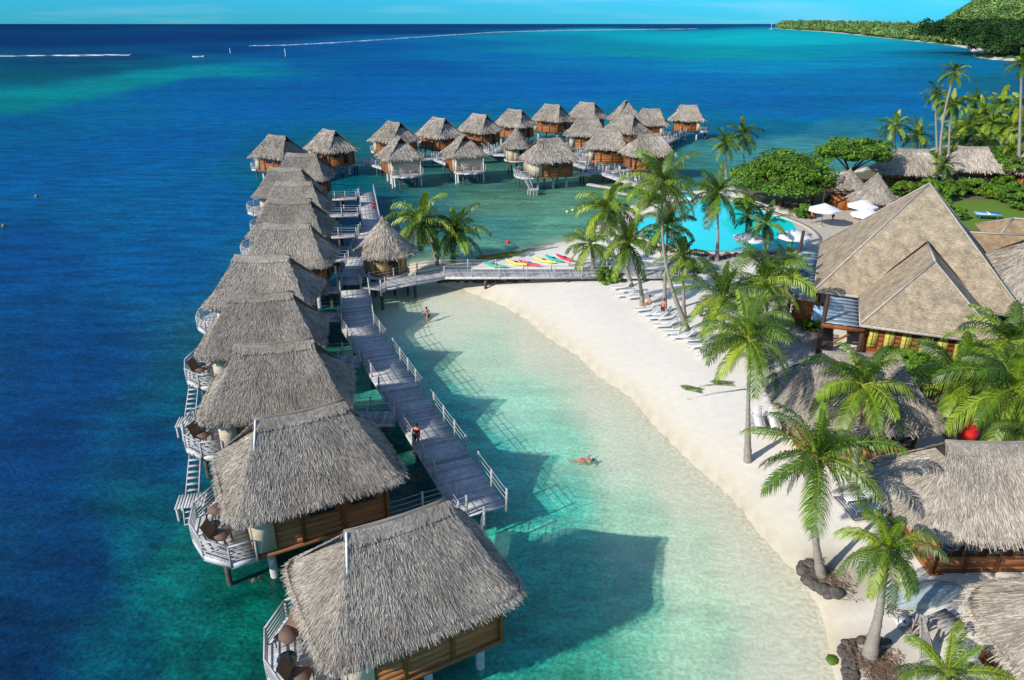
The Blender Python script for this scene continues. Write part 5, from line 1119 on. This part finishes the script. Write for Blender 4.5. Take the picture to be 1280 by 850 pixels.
for i, (x, y, lb) in enumerate([(616, 323, 'olive canoe, left of the three at the water edge'), (626, 322.5, 'olive canoe, middle one of the three at the water edge'), (637, 321, 'olive canoe, right of the three, beside the yellow kayak')]):
    b = on(x, y, .1); t = thing('outrigger_canoe', lb, 'canoe', tuple(b), math.radians(28), 'olive canoes at the water edge'); link('hull', CM, t)
    MB().tube([(-1.3, 1.0, .12), (1.3, 1.0, .12)], .07, 6).obj('outrigger_float', 'olive', t); MB().beam((-.7, 0, .42), (-.7, 1.0, .18), .05).beam((.7, 0, .42), (.7, 1.0, .18), .05).obj('crossbeam', 'olive', t)
# rocks
def rock(px, py, s, label, grp, mt='rock', flat=.7, base=None):
    b = base or on(px, py); m = MB(); g = np.random.default_rng(int(px*7+py)); G = []
    for i in range(7):
        ph = PI*i/6; G.append([(s*math.sin(ph)*math.cos(2*PI*k/9)*g.uniform(.8, 1.15), s*math.sin(ph)*math.sin(2*PI*k/9)*g.uniform(.8, 1.15), s*flat*math.cos(ph)) for k in range(9)])
    m.grid(G, closed=True); o = m.obj('rock', mt); o.location = b+Vector((0, 0, s*.2)); o.rotation_euler = (0, 0, g.uniform(0, 6)); return tag(o, label, 'rock', grp)
GR1 = 'dark rocks ringing the palm at the water edge'
for x, y, s in [(1004, 716, .42), (1012, 708, .42), (1010, 727, .4), (1018, 733, .36), (1028, 738, .42), (1045, 743, .42), (1035, 745, .3), (1003, 707, .28), (1020, 722, .3), (1016, 716, .3)]: rock(x, y, s, 'dark rounded boulder in the ring around the water edge palm', GR1)
GR2 = 'stones of the low wall around the palm mound'
for k in range(44):
    t = k/44; x = 1055+ (8 if k % 2 else 0)+random.uniform(-3, 3); y = 806+ (k//2)*2.7
    rock(x+(k//2)*.25, y, random.uniform(.14, .27), 'mossy dark stone of the low retaining wall at the palm mound', GR2)
for k in range(9): rock(1066+k*5.5, 803+random.uniform(-2, 1), random.uniform(.15, .25), 'mossy dark stone of the low retaining wall at the palm mound', GR2)
GR3 = 'dark rocks under the footbridge'
for k in range(34): rock(520+k*4.2+random.uniform(-2, 2), 351+random.uniform(-2, 2), random.uniform(.2, .42), 'dark rock heaped along the sand under the footbridge', GR3)
GR4 = 'dark rocks of the bank below the pool'
for k in range(46): rock(872+k*3.1+random.uniform(-2, 2), 321+random.uniform(-2.5, 3), random.uniform(.3, .55), 'dark rock of the bank between pool and palms', GR4)
GR5 = 'pale boulders of the breakwater'
for k in range(40):
    t = k/39; x = 745+t*85+random.uniform(-3, 3); y = 291-t*47+random.uniform(-2, 2); rock(x, y, random.uniform(.4, .8), 'pale boulder of the breakwater left of the pool', GR5, 'greyrock')
for k in range(9): rock(737+k*3.2, 232+random.uniform(-1.5, 1.5)+k*.3, random.uniform(.5, .75), 'pale flat rock of the small reef islet beside the far footbridge', 'pale rocks of the small islet', 'greyrock', .4, base=P(737+k*3.2, 232+k*.5, .1))
for k in range(7): rock(762+k*4, 240+k*.9, random.uniform(.4, .65), 'pale flat rock of the small reef islet beside the far footbridge', 'pale rocks of the small islet', 'greyrock', .4, base=P(765+k*4, 240+k*.9, .1))
rr0 = rock(1040, 826, .3, 'lone green stone in the shallows beside the palm mound', None, 'leaf', .5)
# leaf litter patches as ground cover
lt = MB(); Q = []; g = np.random.default_rng(4)
for (x, y, r, n) in [(1032, 718, 1.2, 420), (1054, 732, 1.2, 300), (1098, 828, 1.4, 800), (1115, 840, 1.3, 800), (1140, 785, .7, 160), (1128, 768, .8, 120)]:
    c = on(x, y)
    for k in range(n):
        a = g.uniform(0, 6.28); d = r*g.uniform()**.7; px_, py_ = c.x+d*math.cos(a), c.y+d*math.sin(a); th = g.uniform(0, 6.28); L_ = g.uniform(.08, .3); w_ = .018
        dx, dy = math.cos(th)*L_/2, math.sin(th)*L_/2; z = c.z+.05+g.uniform(0, .06); Q.append([(px_-dx-dy*w_/L_*4, py_-dy, z), (px_+dx, py_+dy, z+.03), (px_+dx+.03, py_+dy+.03, z+.03), (px_-dx+.03, py_-dy+.03, z)])
lt.quads(np.array(Q), g.uniform(.6, 1.5, len(Q))); struct(lt.obj('leaf_litter', 'mulch'), 'stuff')
# upturned boat
b = on(1155, 745); t = thing('upturned_boat', 'upturned faded blue grey wooden boat behind the short thick palm', 'boat', tuple(b), math.radians(9)); m = MB(); G = []
for i in range(15):
    s = i/14*2-1; w_ = .78*(1-max(0, s)**2*.55-max(0, -s)**4*.25); h = .62*(1-abs(s)**3*.35); G.append([(s*1.75, w_*math.cos(a)*(1), h*math.sin(a)**.7 if math.sin(a) > 0 else 0) for a in np.linspace(0, PI, 13)])
m.grid(G); m.add(G[0], [tuple(range(13))]); m.add(G[-1], [tuple(range(13))[::-1]]); m.obj('hull', 'boat', t, True)
MB().beam((-1.75, 0, .66), (1.6, 0, .62), .07, .06).obj('keel', 'rail', t); MB().box(-1.5, -.55, .3, .5, .02, .06).obj('name_stripe', 'blue', t)
# chairs/stools with a table near hut at lower right
b = on(1176, 790); t = thing('garden_table', 'weathered slatted table beside the lower right thatched roof', 'table', tuple(b), .4); m = MB()
for k in range(5): m.box(0, -.4+.2*k, .72, 1.3, .16, .04)
m.obj('tabletop', 'greywood', t)
for x in (-.55, .55):
    for y in (-.35, .35): MB().box(x, y, .35, .07, .07, .7).obj('leg', 'greywood', t)
for i, (dx, dy, lb) in enumerate([(-1.0, .2, 'weathered wooden chair left of the slatted garden table'), (1.0, -.1, 'weathered wooden chair right of the slatted garden table')]):
    c = thing('garden_chair', lb, 'chair', (b.x+dx, b.y+dy, b.z), random.uniform(0, 3), 'weathered garden chairs'); m = MB()
    for k in range(4): m.box(0, -.2+.13*k, .42, .5, .1, .03)
    m.obj('seat', 'greywood', c); m = MB()
    for k in range(4): m.box(-.25, -.2+.13*k, .75, .03, .08, .6)
    m.obj('backrest', 'greywood', c)
    for x in (-.22, .22):
        for y in (-.22, .22): MB().box(x, y, .2, .05, .05, .4).obj('leg', 'greywood', c)
# slatted driftwood bundle / reclining chair
b = on(1149, 818); t = thing('driftwood_recliner', 'tall grey slatted driftwood recliner standing on the palm mound', 'recliner', tuple(b), .15); m = MB()
for k in range(7): m.beam((-.35+.115*k, -.5, .25), (-.08+.03*k-.05, .35, 1.75), .07, .04)
m.obj('slat_back', 'greywood', t); m = MB(); m.beam((-.4, -.5, .3), (.4, -.5, .3), .08); m.beam((-.3, -.1, .9), (.3, -.1, .9), .06); m.beam((-.4, -.5, .3), (-.4, -.5, 0), .07); m.beam((.4, -.5, .3), (.4, -.5, 0), .07); m.beam((0, .3, 1.5), (0, .8, 0), .07); m.obj('frame', 'greywood', t)
b = on(1128, 778); o = MB(); o.add([(-.32, -.32, .05), (.35, -.2, .16), (.28, .38, .18), (-.3, .35, .08), (-.32, -.32, 0), (.35, -.2, .1), (.28, .38, .12), (-.3, .35, .02)], [(0, 1, 2, 3), (7, 6, 5, 4), (0, 4, 5, 1), (1, 5, 6, 2), (2, 6, 7, 3), (3, 7, 4, 0)]); o = o.obj('towel', 'white'); o.location = b; tag(o, 'crumpled white towel on the sand behind the short thick palm', 'towel')
b = on(1084, 608); o = MB().tube([(0, 0, -.2), (.03, 0, .45), (0, 0, 1.0)], [.25, .2, .14], 9).obj('tree_stump', 'bark'); o.location = b; tag(o, 'dark carved stump on the sand beside the right hand beach hut', 'stump')
b = on(876, 395); o = MB().tube([(0, 0, -.2), (0, 0, .9)], [.16, .14], 8).obj('bin_post', 'bark'); o.location = b; tag(o, 'short dark post on the sand behind the curved palm', 'post')
b = on(1206, 556); t = thing('closed_parasol', 'red folded parasol at the foot of a palm between the beach huts', 'parasol', tuple(b)); MB().tube([(0, 0, .6), (0, 0, 1.0), (0, 0, 2.4)], [.5, .62, .05], 9).obj('folded_canopy', 'red', t); MB().tube([(0, 0, 0), (0, 0, 2.6)], .04, 6).obj('pole', 'dwood', t)
# table tennis on the lawn
b = on(1233, 274); t = thing('table_tennis_table', 'pale blue table tennis table on the lawn', 'table', tuple(b), -.25); MB().box(0, 0, .8, 3.2, 1.8, .05).obj('tabletop', 'tablet', t); MB().box(0, 0, .9, .04, 1.9, .16).obj('net', 'white', t)
for x in (-1.1, 1.1):
    for y in (-.6, .6): MB().box(x, y, .4, .07, .07, .8).obj('leg', 'blue', t)
# fallen palm fronds + driftwood on the beach
for i, (x, y, lb) in enumerate([(862, 487, 'dry green palm frond lying on the open beach, left one'), (900, 480, 'palm frond lying on the sand beside the lone palm, right one')]):
    b = on(x, y, .12); m = MB(); m.tube([(-.8, 0, 0), (0, .1, .12), (.8, .0, .02)], [.03, .025, .01], 5); Q = []
    for k in range(22):
        t_ = -.7+k*.07
        for sg in (-1, 1): Q.append([(t_, 0, .08), (t_+.25, sg*.42, .02), (t_+.29, sg*.42, .02), (t_+.05, 0, .08)])
    m.quads(np.array(Q), g.uniform(.6, 1.2, len(Q))); o = m.obj('fallen_frond', 'frond'); o.location = b; o.rotation_euler = (0, 0, -.5+i*.3); tag(o, lb, 'palm frond')
def log(a, b_, label):
    p, q = on(*a), on(*b_); o = MB().tube([(0, 0, .05), tuple((q-p)*.5+Vector((0, .1, .08))), tuple(q-p+Vector((0, 0, .05)))], [.05, .08, .05], 6).obj('driftwood_pole', 'greyrock'); o.location = p; tag(o, label, 'pole')
log((859, 500), (932, 487), 'long pale pole lying in front of the palm fronds on the beach'); log((862, 487), (905, 480), 'short pale pole lying behind the left palm frond')
# buoys and markers
for i, (x, y, lb) in enumerate([(709, 265, 'yellow buoy nearest the lagoon centre'), (716, 263, 'second yellow buoy of the swim line'), (723, 260.5, 'third yellow buoy of the swim line'), (730, 258, 'yellow buoy nearest the breakwater')]):
    p = P(x, y, .1); o = MB().ell((0, 0, .05), (.2, .2, .2), 10, 7).obj('buoy', 'kyel', None, True); o.location = p; tag(o, lb, 'buoy', 'yellow buoys of the swim line')
for x, y, lb in [(635, 303, 'single red orange buoy off the sand spit')]:
    p = P(x, y, .1); o = MB().ell((0, 0, .1), (.27, .27, .27), 10, 7).obj('buoy', 'kred', None, True); o.location = p; tag(o, lb, 'buoy')
for x, y, h, lb in [(288, 67, 6, 'thin white channel marker before the left end of the surf line'), (357, 71, 8, 'white channel marker with a green base on the turquoise tip')]:
    p = P(x, y); t = thing('channel_marker', lb, 'marker', (p.x, p.y, 0)); MB().tube([(0, 0, -2), (0, 0, h*.8)], .22, 8).obj('pole', 'white', t); MB().tube([(0, 0, 0), (0, 0, 1.2)], .45, 8).obj('base', 'pile', t)
p = P(964, 36.5); t = thing('sailboat', 'tiny white sailboat mast off the far point', 'sailboat', (p.x, p.y, 0)); m = MB(); m.grid([[(-9+18*i/8, -2.2*(1-abs(i/4-1)**2)*s_, z_) for s_, z_ in ((1, 2), (.6, 0), (-.6, 0), (-1, 2))] for i in range(9)], closed=True); m.obj('hull', 'white', t); MB().tube([(0, 0, 1), (0, 0, 26)], .7, 6).obj('mast', 'white', t)
for i, (x, y, lb) in enumerate([(46, 246, 'small orange mooring buoy on the open blue water, upper one'), (5, 283, 'small orange mooring buoy at the left edge')]):
    p = P(x, y, .05); o = MB().ell((0, 0, .1), (.3, .3, .3), 8, 6).obj('buoy', 'coconut', None, True); o.location = p; tag(o, lb, 'buoy', 'orange mooring buoys')
# submerged coral rocks near bungalow piles
def coral_patch(x, y, r, n, sd):
    g = np.random.default_rng(sd); c = P(x, y, -1.2); m = MB()
    for k in range(n):
        a = g.uniform(0, 6.28); d = r*g.uniform()**.6; s = g.uniform(.3, .8); px_, py_ = c.x+d*math.cos(a), c.y+d*math.sin(a)
        random.seed(k+sd); m.ell((px_, py_, min(-.25, g1(px_, py_)+s*.5)), (s, s, s*.6), 7, 5, .2)
    struct(m.obj('coral', 'rock'), 'stuff')
coral_patch(335, 715, 2.6, 46, 1); coral_patch(480, 570, 3.0, 40, 2); coral_patch(515, 610, 2.0, 26, 3); coral_patch(255, 590, 2.0, 20, 4)

# ------------------------------------------------------------------ people
def person(loc, label, pose='stand', top='pink', bottom='black', rz=0, sc=1.0):
    t = thing('person', label, 'person', tuple(loc), rz); t.scale = (sc,)*3
    J = dict(pel=(0, 0, .95), sp=(0, 0, 1.2), ch=(0, 0, 1.38), nk=(0, .01, 1.52), hd=(0, .02, 1.62), ht=(0, .02, 1.74), ls=(-.19, 0, 1.42), le=(-.26, .03, 1.14), lh=(-.24, .16, .93), lf=(-.23, .2, .85), rs=(.19, 0, 1.42), re=(.26, .03, 1.14), rh=(.24, .14, .93), rf=(.23, .18, .85), lk=(-.11, .03, .5), la=(-.12, -.05, .09), lt=(-.12, .12, .04), rk=(.11, .06, .5), ra=(.12, .08, .09), rt=(.12, .24, .04), lp=(-.1, 0, .9), rp=(.1, 0, .9))
    if pose == 'lie':
        for k, (x, y, z) in list(J.items()): J[k] = (x*1.1, z-.95, .02+y*.6)
        J['le'] = (-.45, .45, .0); J['lh'] = (-.6, .7, -.02); J['lf'] = (-.64, .78, -.02); J['re'] = (.42, .4, -.02); J['rh'] = (.55, .22, -.03); J['rf'] = (.6, .14, -.03); J['lk'] = (-.16, -.45, -.05); J['la'] = (-.22, -.82, -.03); J['lt'] = (-.24, -.95, -.0)
    elif pose == 'sit':
        J['lk'] = (-.13, .45, .98); J['la'] = (-.13, .5, .55); J['lt'] = (-.13, .66, .5); J['rk'] = (.13, .45, .98); J['ra'] = (.13, .5, .55); J['rt'] = (.13, .66, .5)
        J = {k: (x, y, z-.5) for k, (x, y, z) in J.items()}
    elif pose == 'wade':
        J = {k: (x, y+.25*max(0, z-.95), z-.62) for k, (x, y, z) in J.items()}; J['lh'] = (-.5, .35, .45); J['lf'] = (-.58, .38, .42); J['le'] = (-.38, .2, .6); J['rh'] = (.5, .3, .42); J['rf'] = (.58, .32, .4); J['re'] = (.38, .2, .6)
    names_ = list(J); E_ = [('pel', 'sp'), ('sp', 'ch'), ('ch', 'nk'), ('nk', 'hd'), ('hd', 'ht'), ('ch', 'ls'), ('ls', 'le'), ('le', 'lh'), ('lh', 'lf'), ('ch', 'rs'), ('rs', 're'), ('re', 'rh'), ('rh', 'rf'), ('pel', 'lp'), ('lp', 'lk'), ('lk', 'la'), ('la', 'lt'), ('pel', 'rp'), ('rp', 'rk'), ('rk', 'ra'), ('ra', 'rt')]
    Rr = dict(pel=.13, sp=.12, ch=.13, nk=.055, hd=.095, ht=.07, ls=.06, le=.045, lh=.032, lf=.03, rs=.06, re=.045, rh=.032, rf=.03, lk=.06, la=.04, lt=.035, rk=.06, ra=.04, rt=.035, lp=.1, rp=.1)
    def skin_obj(name, keys, grow, mt, sub=1):
        ks = [k for k in names_ if k in keys]; me = bpy.data.meshes.new(name); me.from_pydata([J[k] for k in ks], [(ks.index(a), ks.index(b)) for a, b in E_ if a in ks and b in ks], [])
        o = link(name, me, t); me.materials.append(M[mt]); sm = o.modifiers.new('skin', 'SKIN'); sv = me.skin_vertices[0].data
        for i, k in enumerate(ks): sv[i].radius = (Rr[k]*grow, Rr[k]*grow*.85); sv[i].use_root = (i == 0)
        ss = o.modifiers.new('sub', 'SUBSURF'); ss.levels = sub; ss.render_levels = sub; return o
    skin_obj('body', set(names_), 1.0, 'skin')
    if top: skin_obj('shirt', {'pel', 'sp', 'ch', 'ls', 'rs', 'le', 're'}, 1.22, top)
    if bottom: skin_obj('shorts', {'pel', 'lp', 'rp', 'lk', 'rk'} if top else {'pel', 'lp', 'rp'}, 1.2, bottom)
    hx_, hy_, hz_ = J['hd']; h = MB(); off = (0, .03, -.03) if pose == 'lie' else (0, -.025, .045); h.ell((hx_+off[0], hy_+off[1], hz_+off[2]), (.105, .115, .12), 10, 7); h.obj('hair', 'hair', t, True)
    return t
q = P(522, 560, WZ+.06); person(q, 'person in a red top walking on the near plank walkway', 'stand', 'red', 'black', 2.6)
q = P(468, 266, WZ+.06); person(q, 'person in red on the walkway behind the round hut', 'stand', 'red', 'red', .6)
q = P(741, 212, WZ+.06); person(q, 'person in red walking on the far footbridge', 'stand', 'red', 'kred', 2.0)
q = P(728, 576, .0); person(q, 'swimmer floating on the back in the middle of the lagoon', 'lie', None, 'pink', -1.45)
q = P(535, 398, 0); person(q, 'bather wading in the shallows beside the walkway', 'wade', None, 'black', .8)
q = P(527, 394, 0)
for x, y, ps, tp, lb in [(990, 402, 'stand', 'pink', 'person in a pink shirt at the bar wall under the palms'), (981, 405, 'stand', 'white', 'person in a white shirt beside the one in pink at the bar'), (1001, 402, 'stand', 'white', 'person in pale clothes at the right end of the bar wall'), (1013, 280, 'stand', 'kred', 'person in red brown under the pool terrace parasol'), (1040, 279, 'stand', 'blue', 'person in light blue right of the pool terrace parasol'), (828, 397, 'stand', 'pink', 'person among the loungers at the foot of the straight palm'), (811, 386, 'sit', None, 'sunbather sitting beside the leaning palm trunk')]:
    person(on(x, y, .12), lb, ps, tp, 'black', random.uniform(0, 6))
o = MB().box(0, 0, .03, .9, .5, .05).obj('towel', 'teal'); o.location = on(809, 391, .02); tag(o, 'teal towel spread on the sand beside the leaning palm', 'towel')

# remove prototypes left at the origin? none: every prototype was placed
